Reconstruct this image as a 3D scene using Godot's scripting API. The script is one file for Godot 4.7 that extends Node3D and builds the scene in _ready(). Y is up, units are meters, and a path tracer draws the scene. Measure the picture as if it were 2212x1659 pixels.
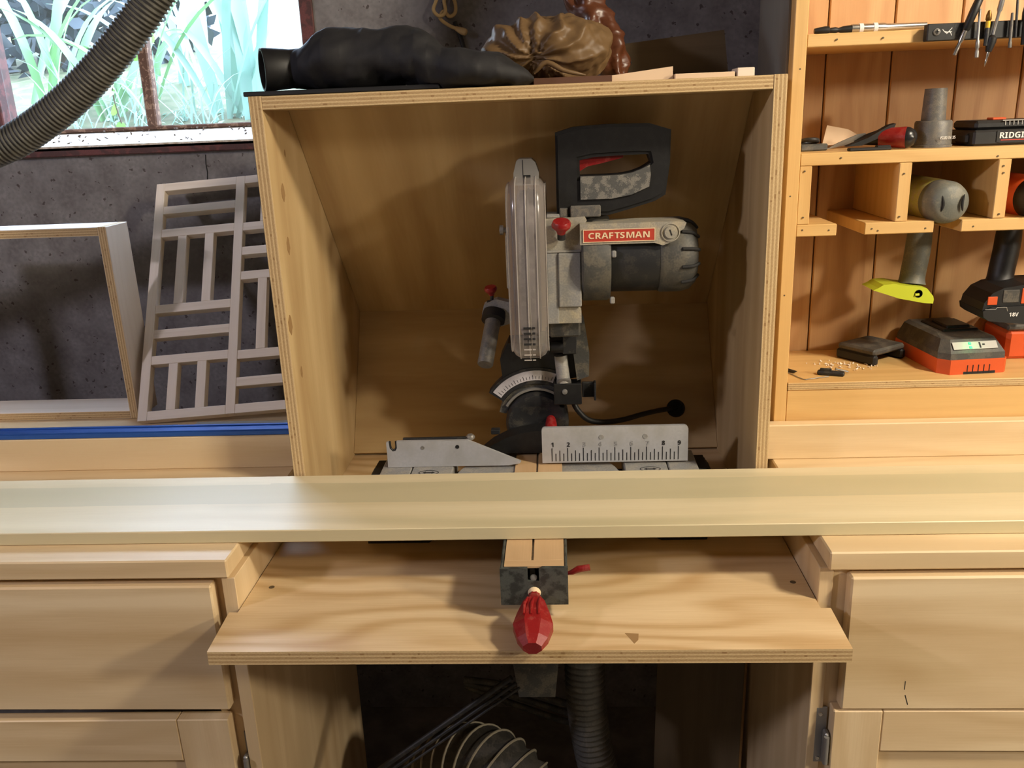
extends Node3D
# A workshop mitre saw station: camera and light first, then the room, the benches, the saw, the cabinets and the small things.

# ---------------------------------------------------------------- mesh builder
class MB:
	var sv := [PackedVector3Array(), PackedVector3Array()]
	var sn := [PackedVector3Array(), PackedVector3Array()]
	var su := [PackedVector2Array(), PackedVector2Array()]
	var X := Transform3D()
	var off := Vector2()

	func v(s: int, p: Vector3, n: Vector3, u: Vector2) -> void:
		sv[s].append(X * p)
		sn[s].append((X.basis * n).normalized())
		su[s].append(u + off)

	func tri(a: Vector3, b: Vector3, c: Vector3, na: Vector3, nb: Vector3, nc: Vector3, ua: Vector2, ub: Vector2, uc: Vector2, s := 0) -> void:
		if (b - a).cross(c - a).dot(na + nb + nc) > 0.0:
			v(s, a, na, ua); v(s, c, nc, uc); v(s, b, nb, ub)
		else:
			v(s, a, na, ua); v(s, b, nb, ub); v(s, c, nc, uc)

	func flat(pts: Array, n: Vector3, uvs: Array, s := 0) -> void:
		for i in range(1, pts.size() - 1):
			tri(pts[0], pts[i], pts[i + 1], n, n, n, uvs[0], uvs[i], uvs[i + 1], s)

	# a chamfered box; grain = axis the grain runs along; ply = thickness axis (its other faces go to surface 1)
	func box(c: Vector3, size: Vector3, grain := 0, ch := 0.0012, ply := -1) -> void:
		var h := size * 0.5
		ch = minf(ch, minf(h.x, minf(h.y, h.z)) * 0.6)
		var inn := h - Vector3.ONE * ch
		for ax in 3:
			var a1 := (ax + 1) % 3
			var a2 := (ax + 2) % 3
			for sg in [-1.0, 1.0]:
				var n := Vector3.ZERO
				n[ax] = sg
				var pts := []
				var uvs := []
				for q in [[-1, -1], [1, -1], [1, 1], [-1, 1]]:
					var p := Vector3.ZERO
					p[ax] = sg * h[ax]; p[a1] = q[0] * inn[a1]; p[a2] = q[1] * inn[a2]
					pts.append(c + p)
					uvs.append(buv(p, ax, grain, ply, h))
				flat(pts, n, uvs, 1 if ply >= 0 and ax != ply else 0)
		if ch <= 0.0:
			return
		for ax in 3:
			var a1 := (ax + 1) % 3
			var a2 := (ax + 2) % 3
			for s1 in [-1.0, 1.0]:
				for s2 in [-1.0, 1.0]:
					var n := Vector3.ZERO
					n[a1] = s1; n[a2] = s2
					n = n.normalized()
					var pts := []
					var uvs := []
					for q in [[-1, 0], [1, 0], [1, 1], [-1, 1]]:
						var p := Vector3.ZERO
						p[ax] = q[0] * inn[ax]
						p[a1] = s1 * (h[a1] if q[1] == 0 else inn[a1])
						p[a2] = s2 * (inn[a2] if q[1] == 0 else h[a2])
						pts.append(c + p)
						uvs.append(buv(p, a1 if a1 != grain else a2, grain, ply, h))
					flat(pts, n, uvs, 1 if ply >= 0 and ply == ax else 0)
		for sx in [-1.0, 1.0]:
			for sy in [-1.0, 1.0]:
				for sz in [-1.0, 1.0]:
					var sg := Vector3(sx, sy, sz)
					var p := sg * inn
					flat([c + p + Vector3(sx * ch, 0, 0), c + p + Vector3(0, sy * ch, 0), c + p + Vector3(0, 0, sz * ch)], sg.normalized(), [Vector2(p.x, p.y), Vector2(p.x, p.y), Vector2(p.x, p.y)], 1 if ply >= 0 else 0)

	func buv(p: Vector3, ax: int, grain: int, ply: int, h: Vector3) -> Vector2:
		if ply >= 0 and ax != ply:
			var o := 3 - ax - ply
			return Vector2(p[o], p[ply] / (2.0 * h[ply]) + 0.5) - Vector2(0, off.y)
		var g := grain
		if g == ax:
			g = (ax + 1) % 3
		return Vector2(p[g], p[3 - ax - g])

	# prism of a flat outline (x,y in the frame X) from z0 to z1; caps to surface cs, sides to surface ss
	func prism(poly: PackedVector2Array, z0: float, z1: float, cs := 0, ss := 0) -> void:
		var idx := Geometry2D.triangulate_polygon(poly)
		for k in range(0, idx.size(), 3):
			var a := poly[idx[k]]; var b := poly[idx[k + 1]]; var c := poly[idx[k + 2]]
			for z in [z0, z1]:
				var n := Vector3(0, 0, -1 if z == minf(z0, z1) else 1)
				tri(Vector3(a.x, a.y, z), Vector3(b.x, b.y, z), Vector3(c.x, c.y, z), n, n, n, a, b, c, cs)
		wall(poly, z0, z1, ss, 1.0)

	func wall(poly: PackedVector2Array, z0: float, z1: float, ss: int, out: float) -> void:
		var area := 0.0
		for i in poly.size():
			var a := poly[i]; var b := poly[(i + 1) % poly.size()]
			area += a.x * b.y - b.x * a.y
		var sg := signf(area) * out
		var run := 0.0
		for i in poly.size():
			var a := poly[i]; var b := poly[(i + 1) % poly.size()]
			var d := b - a
			if d.length() < 1e-7:
				continue
			var n := Vector3(d.y, -d.x, 0).normalized() * sg
			var l := d.length()
			var k0 := z0 if ss == 0 else 0.0
			var k1 := z1 if ss == 0 else 1.0
			var sub := Vector2(0, off.y) if ss == 1 else Vector2.ZERO
			flat([Vector3(a.x, a.y, z0), Vector3(b.x, b.y, z0), Vector3(b.x, b.y, z1), Vector3(a.x, a.y, z1)], n, [Vector2(run, k0) - sub, Vector2(run + l, k0) - sub, Vector2(run + l, k1) - sub, Vector2(run, k1) - sub], ss)
			run += l

	# flat ring between two outlines of the same number of points
	func ring(outer: PackedVector2Array, inner: PackedVector2Array, z0: float, z1: float) -> void:
		for i in outer.size():
			var j := (i + 1) % outer.size()
			for z in [z0, z1]:
				var n := Vector3(0, 0, -1 if z == minf(z0, z1) else 1)
				var a := outer[i]; var b := outer[j]; var c := inner[j]; var d := inner[i]
				flat([Vector3(a.x, a.y, z), Vector3(b.x, b.y, z), Vector3(c.x, c.y, z), Vector3(d.x, d.y, z)], n, [a, b, c, d])
		wall(outer, z0, z1, 0, 1.0)
		wall(inner, z0, z1, 0, -1.0)

	# smooth grid of rows of points; wrap closes each row
	func grid(rows: Array, wrap := true, cap := true, hard := false) -> void:
		var m: int = rows.size()
		var k: int = rows[0].size()
		var nn := []
		for i in m:
			var r := PackedVector3Array()
			for j in k:
				var ja := (j + k - 1) % k if wrap else maxi(j - 1, 0)
				var jb := (j + 1) % k if wrap else mini(j + 1, k - 1)
				var du: Vector3 = rows[i][jb] - rows[i][ja]
				var dv: Vector3 = rows[mini(i + 1, m - 1)][j] - rows[maxi(i - 1, 0)][j]
				var c := du.cross(dv)
				r.append(c.normalized() if c.length() > 1e-14 else Vector3.UP)
			nn.append(r)
		# make the normals look away from the middle line
		var s := 0.0
		if wrap:
			for i in m:
				var mid := Vector3.ZERO
				for p in rows[i]: mid += p
				mid /= k
				for j in k: s += (rows[i][j] - mid).dot(nn[i][j])
		else:
			s = 1.0
		var sg := -1.0 if s < 0.0 else 1.0
		var along := 0.0
		for i in m - 1:
			var step: float = (rows[i + 1][0] - rows[i][0]).length()
			var round := 0.0
			for j in (k if wrap else k - 1):
				var j2 := (j + 1) % k
				var a: Vector3 = rows[i][j]; var b: Vector3 = rows[i][j2]; var c: Vector3 = rows[i + 1][j2]; var d: Vector3 = rows[i + 1][j]
				var w := (b - a).length()
				var ua := Vector2(along, round); var ub := Vector2(along, round + w); var uc := Vector2(along + step, round + w); var ud := Vector2(along + step, round)
				if hard:
					var fn := (b - a).cross(d - a)
					if fn.length() < 1e-14: fn = (c - b).cross(d - b)
					fn = fn.normalized() * sg
					tri(a, b, c, fn, fn, fn, ua, ub, uc); tri(a, c, d, fn, fn, fn, ua, uc, ud)
				else:
					tri(a, b, c, nn[i][j] * sg, nn[i][j2] * sg, nn[i + 1][j2] * sg, ua, ub, uc)
					tri(a, c, d, nn[i][j] * sg, nn[i + 1][j2] * sg, nn[i + 1][j] * sg, ua, uc, ud)
				round += w
			along += step
		if cap and wrap:
			for e in [0, m - 1]:
				var mid := Vector3.ZERO
				for p in rows[e]: mid += p
				mid /= k
				var ref: Vector3 = rows[0][0] - rows[1][0] if e == 0 else rows[m - 1][0] - rows[m - 2][0]
				var fn: Vector3 = (rows[e][0] - mid).cross(rows[e][k / 4] - mid).normalized()
				if fn.dot(ref) < 0.0: fn = -fn
				for j in k:
					var a: Vector3 = rows[e][j]; var b: Vector3 = rows[e][(j + 1) % k]
					tri(mid, a, b, fn, fn, fn, Vector2(0, 0), Vector2(a.x, a.y), Vector2(b.x, b.y))

	# turned shape round the y axis of the frame X: profile of (radius, height); sharp corners stay sharp
	func lathe(prof: Array, seg := 28, a0 := 0.0, a1 := TAU) -> void:
		var m := prof.size()
		var sn_ := []
		for i in m - 1:
			var d: Vector2 = prof[i + 1] - prof[i]
			sn_.append(Vector2(d.y, -d.x).normalized())
		for i in m - 1:
			var n0: Vector2 = sn_[i]; var n1: Vector2 = sn_[i]
			if i > 0 and sn_[i - 1].dot(sn_[i]) > 0.72: n0 = (sn_[i - 1] + sn_[i]).normalized()
			if i < m - 2 and sn_[i + 1].dot(sn_[i]) > 0.72: n1 = (sn_[i + 1] + sn_[i]).normalized()
			for j in seg:
				var t0 := a0 + (a1 - a0) * j / seg; var t1 := a0 + (a1 - a0) * (j + 1) / seg
				var c0 := Vector3(cos(t0), 0, sin(t0)); var c1 := Vector3(cos(t1), 0, sin(t1))
				var p: Vector2 = prof[i]; var q: Vector2 = prof[i + 1]
				var a := c0 * p.x + Vector3(0, p.y, 0); var b := c1 * p.x + Vector3(0, p.y, 0)
				var c := c1 * q.x + Vector3(0, q.y, 0); var d := c0 * q.x + Vector3(0, q.y, 0)
				var na := c0 * n0.x + Vector3(0, n0.y, 0); var nb := c1 * n0.x + Vector3(0, n0.y, 0)
				var nc := c1 * n1.x + Vector3(0, n1.y, 0); var nd := c0 * n1.x + Vector3(0, n1.y, 0)
				var ua := Vector2(t0 * 0.05, p.y + p.x); var ub := Vector2(t1 * 0.05, p.y + p.x); var uc := Vector2(t1 * 0.05, q.y + q.x); var ud := Vector2(t0 * 0.05, q.y + q.x)
				if p.x > 1e-6: tri(a, b, c, na, nb, nc, ua, ub, uc)
				if q.x > 1e-6: tri(a, c, d, na, nc, nd, ua, uc, ud)

	# round tube along points; rad is a number or a list; ribs: [count per metre, depth]
	func tube(pts: Array, rad: Variant, seg := 12, cap := true, flat_y := 1.0) -> void:
		var rows := []
		var up := Vector3.UP
		for i in pts.size():
			var d: Vector3 = (pts[mini(i + 1, pts.size() - 1)] - pts[maxi(i - 1, 0)]).normalized()
			if absf(d.dot(up)) > 0.98: up = Vector3(0.3, 0.1, 1).normalized()
			var r := d.cross(up).normalized()
			up = r.cross(d).normalized()
			var rr: float = rad if rad is float else rad[i]
			var row := PackedVector3Array()
			for j in seg:
				var t := TAU * j / seg
				row.append(pts[i] + r * cos(t) * rr + up * sin(t) * rr * flat_y)
			rows.append(row)
		grid(rows, true, cap)

	func done() -> Array:
		var lo := Vector3.INF; var hi := -Vector3.INF
		for a in sv:
			for p in a:
				lo = lo.min(p); hi = hi.max(p)
		var mid := (lo + hi) * 0.5
		var mesh := ArrayMesh.new()
		for s in 2:
			if sv[s].is_empty(): continue
			var arr := []
			arr.resize(Mesh.ARRAY_MAX)
			var vv: PackedVector3Array = sv[s]
			for i in vv.size(): vv[i] -= mid
			arr[Mesh.ARRAY_VERTEX] = vv; arr[Mesh.ARRAY_NORMAL] = sn[s]; arr[Mesh.ARRAY_TEX_UV] = su[s]
			mesh.add_surface_from_arrays(Mesh.PRIMITIVE_TRIANGLES, arr)
		return [mesh, mid]

var rng := RandomNumberGenerator.new()
var M := {}
var used := {}

func mb() -> MB:
	var m := MB.new()
	m.off = Vector2(rng.randf(), rng.randf())
	return m

func numbered(n: String) -> String:
	if not used.has(n):
		used[n] = 0
		return n
	used[n] += 1
	return "%s_%03d" % [n, used[n]]

# commits a builder as one named mesh under parent (points were given in world metres, or in the parent's frame when own is true)
func part(parent: Node3D, called: String, m: MB, mats: Variant, own := false) -> MeshInstance3D:
	var d := m.done()
	var o := MeshInstance3D.new()
	o.mesh = d[0]
	var list: Array = mats if mats is Array else [mats]
	for i in o.mesh.get_surface_count():
		var at := i
		if m.sv[0].is_empty(): at = 1
		o.mesh.surface_set_material(i, list[mini(at, list.size() - 1)])
	if parent == self:
		o.name = numbered(called)
		add_child(o)
	else:
		o.name = called
		parent.add_child(o, true)
	o.position = d[1]
	if not own and parent != self:
		o.transform = parent.global_transform.affine_inverse() * Transform3D(Basis(), d[1])
	return o

func tag(o: Node3D, label: String, category: String, group := "") -> Node3D:
	o.set_meta("label", label)
	o.set_meta("category", category)
	if group != "": o.set_meta("group", group)
	return o

func thing(called: String, at: Vector3, label: String, category: String, group := "") -> Node3D:
	var o := Node3D.new()
	o.name = numbered(called)
	add_child(o)
	o.position = at
	return tag(o, label, category, group)

func struct(o: Node3D) -> Node3D:
	o.set_meta("kind", "structure")
	return o

# box between two corners
func bx(m: MB, a: Vector3, b: Vector3, grain := 0, ch := 0.0012, ply := -1) -> MB:
	m.box((a + b) * 0.5, (b - a).abs(), grain, ch, ply)
	return m

func bpart(parent: Node3D, called: String, a: Vector3, b: Vector3, mats: Variant, grain := 0, ch := 0.0012, ply := -1) -> MeshInstance3D:
	return part(parent, called, bx(mb(), a, b, grain, ch, ply), mats)

# lathe along direction d from point p
func along(p: Vector3, d: Vector3) -> Transform3D:
	var y := d.normalized()
	var x := y.cross(Vector3(0.123, 0.2, 1.0)).normalized()
	return Transform3D(Basis(x, y, x.cross(y)), p)

func lpart(parent: Node3D, called: String, p: Vector3, d: Vector3, prof: Array, mat: Material, seg := 28) -> MeshInstance3D:
	var m := mb()
	m.X = along(p, d)
	m.lathe(prof, seg)
	return part(parent, called, m, mat)

func tpart(parent: Node3D, called: String, pts: Array, r: Variant, mat: Material, seg := 12) -> MeshInstance3D:
	var m := mb()
	m.tube(pts, r, seg)
	return part(parent, called, m, mat)

func pv(a: Array) -> PackedVector2Array:
	var r := PackedVector2Array()
	for i in range(0, a.size(), 2): r.append(Vector2(a[i], a[i + 1]))
	return r

# smooth curve through points
func curve(pts: Array, n: int) -> Array:
	var out := []
	var m := pts.size()
	for i in n:
		var t := float(i) / (n - 1) * (m - 1)
		var k := mini(int(t), m - 2)
		var f := t - k
		var p0: Vector3 = pts[maxi(k - 1, 0)]; var p1: Vector3 = pts[k]; var p2: Vector3 = pts[k + 1]; var p3: Vector3 = pts[mini(k + 2, m - 1)]
		out.append(p1.cubic_interpolate(p2, p0, p3, f))
	return out

# corrugated hose
func hose(parent: Node3D, called: String, path: Array, r: float, per_m: float, depth: float, mat: Material, seg := 24) -> MeshInstance3D:
	var c := Curve3D.new()
	c.bake_interval = 0.002
	for p in curve(path, 60): c.add_point(p)
	var L := c.get_baked_length()
	var n := int(L * per_m * 4.0)
	var pts := []
	var rr := []
	for i in n:
		pts.append(c.sample_baked(L * i / (n - 1.0)))
		rr.append(r - depth * [0.0, 0.15, 1.0, 0.85][i % 4])
	var m := mb()
	m.tube(pts, rr, seg)
	return part(parent, called, m, mat)

# flat lettering standing at p, facing +z of basis b
func lettering(parent: Node3D, called: String, text: String, p: Vector3, size: float, mat: Material, b := Basis(), bold := false) -> MeshInstance3D:
	var t := TextMesh.new()
	var f := SystemFont.new()
	f.font_names = PackedStringArray(["Droid Sans"])
	if bold: f.font_weight = 700
	t.font = f
	t.text = text
	t.font_size = 32
	t.pixel_size = size / 23.0
	t.depth = 0.0006
	t.curve_step = 2.0
	t.material = mat
	var o := MeshInstance3D.new()
	o.mesh = t
	o.name = called
	parent.add_child(o, true)
	o.transform = parent.global_transform.affine_inverse() * Transform3D(b, p)
	return o

# ---------------------------------------------------------------- materials
func mat(c: Color, rough := 0.6, metal := 0.0, spec := 0.5) -> StandardMaterial3D:
	var m := StandardMaterial3D.new()
	m.albedo_color = c
	m.roughness = rough
	m.metallic = metal
	m.metallic_specular = spec
	return m

func rgb(r: int, g: int, b: int) -> Color:
	return Color(r / 255.0, g / 255.0, b / 255.0)

func noise(seed_: int, freq: float, oct := 3) -> FastNoiseLite:
	var n := FastNoiseLite.new()
	n.seed = seed_
	n.noise_type = FastNoiseLite.TYPE_SIMPLEX_SMOOTH
	n.frequency = freq
	n.fractal_octaves = oct
	return n

# wood with grain along U; lu x lv metres per repeat
func wood(seed_: int, a: Color, b: Color, c: Color, lu: float, lv: float, rings: float, ring_k: float, band_k: float, rough := 0.55, warp := 0.5, heart := Color(0, 0, 0, 0)) -> StandardMaterial3D:
	var w := 768
	var h := 256
	var n1 := noise(seed_, 1.0, 2)
	var n2 := noise(seed_ + 7, 1.0, 2)
	var n3 := noise(seed_ + 13, 1.0, 2)
	var data := PackedByteArray()
	data.resize(w * h * 3)
	var at := 0
	for y in h:
		var fy := float(y) / h
		for x in w:
			var fx := float(x) / w
			var k := 0.0
			var g := 0.0
			var e := clampf((fx - 0.8) / 0.2, 0.0, 1.0)
			for side in 2:
				var wt := (1.0 - e) if side == 0 else e
				if wt <= 0.0: continue
				var xx := (fx - side) * lu
				var yy := fy * lv
				var wp := n1.get_noise_2d(xx * 1.6, yy * 6.0)
				var bd := n2.get_noise_2d(xx * 0.5 + 9.0, yy * 14.0)
				var rg := 0.5 + 0.5 * sin((yy * rings + wp * warp * rings * 0.05) * TAU)
				rg = rg * rg
				var fb := n3.get_noise_2d(xx * 9.0, yy * 420.0)
				k += wt * (bd * band_k + (rg - 0.4) * ring_k + fb * 0.14)
				g += wt * n2.get_noise_2d(xx * 1.3 + 31.0, yy * 9.0 + 5.0)
			var col := a.lerp(b, clampf(0.42 + k, 0.0, 1.0)).lerp(c, clampf(g * 1.4 - 0.1, 0.0, 0.8))
			if heart.a > 0.0:
				# a greyer stripe of heartwood with a sharp wavering border
				var bord := 0.53 + n1.get_noise_2d(fx * 0.8, 3.0) * 0.03
				if fy < bord and fy > 0.20 + n2.get_noise_2d(fx * 1.1, 8.0) * 0.06: col = col.lerp(heart, 0.75)
			data[at] = int(clampf(col.r, 0, 1) * 255); data[at + 1] = int(clampf(col.g, 0, 1) * 255); data[at + 2] = int(clampf(col.b, 0, 1) * 255)
			at += 3
	var m := StandardMaterial3D.new()
	m.albedo_texture = ImageTexture.create_from_image(Image.create_from_data(w, h, false, Image.FORMAT_RGB8, data))
	m.uv1_scale = Vector3(1.0 / lu, 1.0 / lv, 1.0)
	m.roughness = rough
	return m

# laminated edge of plywood: V runs 0..1 across the thickness
func ply_edge(seed_: int, a: Color, b: Color, plies: int) -> StandardMaterial3D:
	var w := 512
	var h := 64
	var n1 := noise(seed_, 1.0, 2)
	var data := PackedByteArray()
	data.resize(w * h * 3)
	var at := 0
	for y in h:
		var t := float(y) / h * plies
		for x in w:
			var k := int(t + n1.get_noise_2d(x * 0.01, y * 0.05) * 0.16)
			var f := t - floorf(t)
			var q := 0.22 if k % 2 == 0 else 0.62
			q += n1.get_noise_2d(x * 0.3, y * 0.6 + k * 50.0) * 0.35
			if f < 0.10: q += 0.22
			if k % 2 == 1 and n1.get_noise_2d(x * 0.06 + 300.0, k * 9.0) > 0.55: q += 0.5
			var col := a.lerp(b, clampf(q, 0.0, 1.0))
			data[at] = int(col.r * 255); data[at + 1] = int(col.g * 255); data[at + 2] = int(col.b * 255)
			at += 3
	var m := StandardMaterial3D.new()
	m.albedo_texture = ImageTexture.create_from_image(Image.create_from_data(w, h, false, Image.FORMAT_RGB8, data))
	m.uv1_scale = Vector3(1.0 / 0.6, 1.0, 1.0)
	m.roughness = 0.75
	return m

# blotchy surface (dust, dirt, concrete) by world triplanar mapping: base a, patches b above cut, dark pits c
func blotch(seed_: int, a: Color, b: Color, c: Color, scale: float, cut: float, soft: float, pits: float, rough := 0.85, relief := 0.0, fine := 0.12) -> StandardMaterial3D:
	var w := 512
	var n1 := noise(seed_, 0.012, 4)
	var n2 := noise(seed_ + 3, 0.09, 3)
	var n3 := FastNoiseLite.new()
	n3.seed = seed_ + 5
	n3.noise_type = FastNoiseLite.TYPE_CELLULAR
	n3.frequency = 0.035
	n3.cellular_return_type = FastNoiseLite.RETURN_DISTANCE
	var i1 := n1.get_seamless_image(w, w)
	var i2 := n2.get_seamless_image(w, w)
	var i3 := n3.get_seamless_image(w, w)
	var d1 := i1.get_data(); var d2 := i2.get_data(); var d3 := i3.get_data()
	var data := PackedByteArray()
	data.resize(w * w * 3)
	var bump := PackedByteArray()
	bump.resize(w * w)
	for i in w * w:
		var p := d1[i] / 255.0
		var q := d2[i] / 255.0
		var r := d3[i] / 255.0
		var col := a.lerp(b, smoothstep(cut - soft, cut + soft, p + (q - 0.5) * 0.35))
		var f := 1.0 + (q - 0.5) * 2.0 * fine
		col = Color(col.r * f, col.g * f, col.b * f)
		if pits > 0.0 and r < pits and q > 0.5: col = col.lerp(c, 0.75)
		data[i * 3] = int(clampf(col.r, 0, 1) * 255); data[i * 3 + 1] = int(clampf(col.g, 0, 1) * 255); data[i * 3 + 2] = int(clampf(col.b, 0, 1) * 255)
		bump[i] = int(clampf(q * 0.6 + p * 0.4 - (0.35 if pits > 0.0 and r < pits and q > 0.5 else 0.0), 0, 1) * 255)
	var m := StandardMaterial3D.new()
	m.albedo_texture = ImageTexture.create_from_image(Image.create_from_data(w, w, false, Image.FORMAT_RGB8, data))
	m.uv1_triplanar = true
	m.uv1_world_triplanar = true
	m.uv1_scale = Vector3.ONE / scale
	m.roughness = rough
	if relief > 0.0:
		m.heightmap_enabled = true
		m.heightmap_texture = ImageTexture.create_from_image(Image.create_from_data(w, w, false, Image.FORMAT_L8, bump))
		m.heightmap_scale = relief
	return m

func make_materials() -> void:
	M.poplar = wood(11, rgb(230, 217, 182), rgb(206, 190, 150), rgb(190, 180, 142), 1.3, 0.21, 20.0, 0.10, 0.4, 0.42, 0.5, rgb(196, 186, 150))
	M.bench = wood(23, rgb(230, 207, 168), rgb(202, 172, 128), rgb(212, 186, 144), 1.4, 0.30, 15.0, 0.34, 0.55, 0.5, 1.4)
	M.strip = wood(29, rgb(232, 218, 202), rgb(212, 194, 172), rgb(220, 204, 184), 0.8, 0.1, 60.0, 0.15, 0.4, 0.5)
	M.shelf = wood(37, rgb(228, 203, 162), rgb(184, 148, 100), rgb(216, 188, 146), 1.5, 0.42, 17.0, 0.5, 0.25, 0.55, 1.8)
	M.hood = wood(41, rgb(204, 178, 132), rgb(172, 142, 98), rgb(188, 160, 114), 1.2, 0.8, 7.0, 0.3, 0.5, 0.6, 2.2)
	M.edge = ply_edge(43, rgb(222, 196, 148), rgb(150, 116, 74), 7)
	M.pine = wood(53, rgb(226, 188, 126), rgb(202, 158, 98), rgb(216, 176, 114), 0.9, 0.16, 40.0, 0.25, 0.35, 0.45)
	M.plank = wood(59, rgb(204, 164, 116), rgb(170, 126, 82), rgb(190, 146, 98), 0.9, 0.3, 24.0, 0.4, 0.45, 0.5, 1.6)
	M.concrete = blotch(61, rgb(122, 119, 119), rgb(108, 104, 104), rgb(58, 50, 48), 0.55, 0.5, 0.25, 0.2, 0.9, 0.0, 0.12)
	M.floor = blotch(63, rgb(120, 114, 108), rgb(100, 94, 88), rgb(70, 64, 60), 1.2, 0.5, 0.2, 0.0)
	M.plaster = mat(rgb(112, 104, 96), 0.9)
	M.redpaint = blotch(67, rgb(96, 52, 50), rgb(70, 42, 40), rgb(40, 28, 26), 0.2, 0.5, 0.1, 0.0, 0.7)
	M.oldframe = blotch(69, rgb(92, 66, 52), rgb(140, 112, 92), rgb(40, 30, 26), 0.12, 0.62, 0.06, 0.0, 0.8)
	M.sill = blotch(71, rgb(206, 200, 190), rgb(176, 164, 146), rgb(90, 76, 60), 0.2, 0.58, 0.1, 0.05, 0.85)
	M.glass = mat(Color(0.9, 0.97, 0.96, 0.06), 0.03, 0.0, 0.15)
	M.glass.transparency = BaseMaterial3D.TRANSPARENCY_ALPHA
	M.black = blotch(73, rgb(17, 17, 18), rgb(24, 24, 24), rgb(12, 12, 12), 0.1, 0.6, 0.1, 0.0, 0.5)
	M.blackfab = blotch(75, rgb(19, 18, 21), rgb(26, 25, 27), rgb(12, 12, 12), 0.12, 0.6, 0.2, 0.0, 0.75)
	M.rubber = mat(rgb(22, 22, 23), 0.6)
	M.cord = mat(rgb(18, 18, 18), 0.5)
	M.holeshade = mat(rgb(24, 23, 23), 0.8)  # near-black standing for shade inside vents, slots and holes; also the crack
	M.casting = blotch(77, rgb(144, 144, 142), rgb(158, 154, 146), rgb(90, 88, 84), 0.2, 0.52, 0.2, 0.0, 0.5, 0.0, 0.06)
	M.casting.metallic = 0.2
	M.plate = blotch(79, rgb(180, 181, 184), rgb(172, 172, 172), rgb(120, 118, 112), 0.3, 0.55, 0.3, 0.0, 0.42, 0.0, 0.03)
	M.plate.metallic = 0.25
	M.housing = blotch(81, rgb(150, 145, 132), rgb(168, 158, 136), rgb(110, 104, 92), 0.16, 0.55, 0.2, 0.0, 0.55, 0.0, 0.07)
	M.motor = blotch(83, rgb(36, 37, 38), rgb(58, 55, 50), rgb(20, 20, 20), 0.2, 0.66, 0.16, 0.0, 0.5, 0.0, 0.08)
	M.collar = blotch(85, rgb(60, 60, 58), rgb(92, 87, 76), rgb(30, 30, 30), 0.2, 0.56, 0.2, 0.0, 0.6, 0.0, 0.08)
	M.grip = blotch(87, rgb(80, 80, 77), rgb(120, 116, 108), rgb(40, 40, 40), 0.11, 0.55, 0.14, 0.0, 0.75, 0.0, 0.1)
	M.darkmetal = blotch(89, rgb(40, 41, 43), rgb(66, 63, 58), rgb(20, 20, 20), 0.15, 0.64, 0.16, 0.0, 0.5, 0.0, 0.08)
	M.darkmetal.metallic = 0.3
	M.nose = blotch(91, rgb(84, 88, 84), rgb(56, 58, 56), rgb(30, 30, 30), 0.12, 0.55, 0.16, 0.0, 0.5, 0.0, 0.08)
	M.nose.metallic = 0.3
	M.chrome = mat(rgb(196, 194, 190), 0.22, 0.95)
	M.steel = mat(rgb(150, 148, 144), 0.42, 0.6)
	M.red = blotch(93, rgb(138, 25, 26), rgb(152, 64, 58), rgb(90, 20, 20), 0.12, 0.66, 0.14, 0.0, 0.35, 0.0, 0.05)
	M.redlabel = mat(rgb(180, 60, 44), 0.5)
	M.cream = mat(rgb(228, 204, 166), 0.6)
	M.insert = wood(95, rgb(214, 182, 140), rgb(186, 150, 108), rgb(200, 168, 126), 0.5, 0.1, 40.0, 0.2, 0.4, 0.5)
	M.guard = mat(Color(0.78, 0.75, 0.73, 0.27), 0.2)
	M.guard.transparency = BaseMaterial3D.TRANSPARENCY_ALPHA
	M.guardrib = mat(Color(0.84, 0.81, 0.78, 0.45), 0.24)
	M.guardrib.transparency = BaseMaterial3D.TRANSPARENCY_ALPHA
	M.scale = mat(rgb(186, 182, 184), 0.5)
	M.ink = mat(rgb(24, 24, 26), 0.7)
	M.fadedink = mat(rgb(140, 140, 140), 0.7)
	M.blue = mat(rgb(34, 80, 156), 0.32, 0.3)
	M.hosegrey = blotch(97, rgb(92, 89, 80), rgb(72, 70, 64), rgb(40, 38, 34), 0.15, 0.5, 0.15, 0.0, 0.6)
	M.duct = blotch(99, rgb(62, 60, 56), rgb(84, 80, 72), rgb(40, 38, 34), 0.2, 0.6, 0.12, 0.0, 0.75, 0.0, 0.08)
	M.brownbag = mat(Color(0.42, 0.33, 0.22), 0.45, 0.0, 0.35)
	M.brownbag.backlight_enabled = true
	M.brownbag.backlight = Color(0.4, 0.3, 0.2)
	M.amberbag = mat(Color(0.33, 0.18, 0.10), 0.36)
	M.rope = mat(rgb(196, 168, 120), 0.85)
	M.darkwood = wood(101, rgb(104, 88, 64), rgb(80, 66, 46), rgb(92, 78, 56), 0.8, 0.2, 30.0, 0.2, 0.3, 0.6)
	M.paper = mat(rgb(214, 188, 158), 0.8)
	M.brownpanel = mat(rgb(86, 56, 40), 0.6)
	M.greyplastic = blotch(103, rgb(92, 90, 86), rgb(112, 106, 96), rgb(60, 60, 60), 0.08, 0.58, 0.12, 0.0, 0.5)
	M.lime = mat(rgb(190, 200, 52), 0.4)
	M.drillgrey = blotch(105, rgb(98, 100, 94), rgb(122, 118, 104), rgb(60, 60, 60), 0.16, 0.62, 0.14, 0.0, 0.55, 0.0, 0.06)
	M.drillgreen = blotch(107, rgb(150, 146, 70), rgb(150, 138, 110), rgb(60, 60, 60), 0.08, 0.55, 0.1, 0.0, 0.55)
	M.orange = mat(rgb(206, 84, 36), 0.45)
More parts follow.
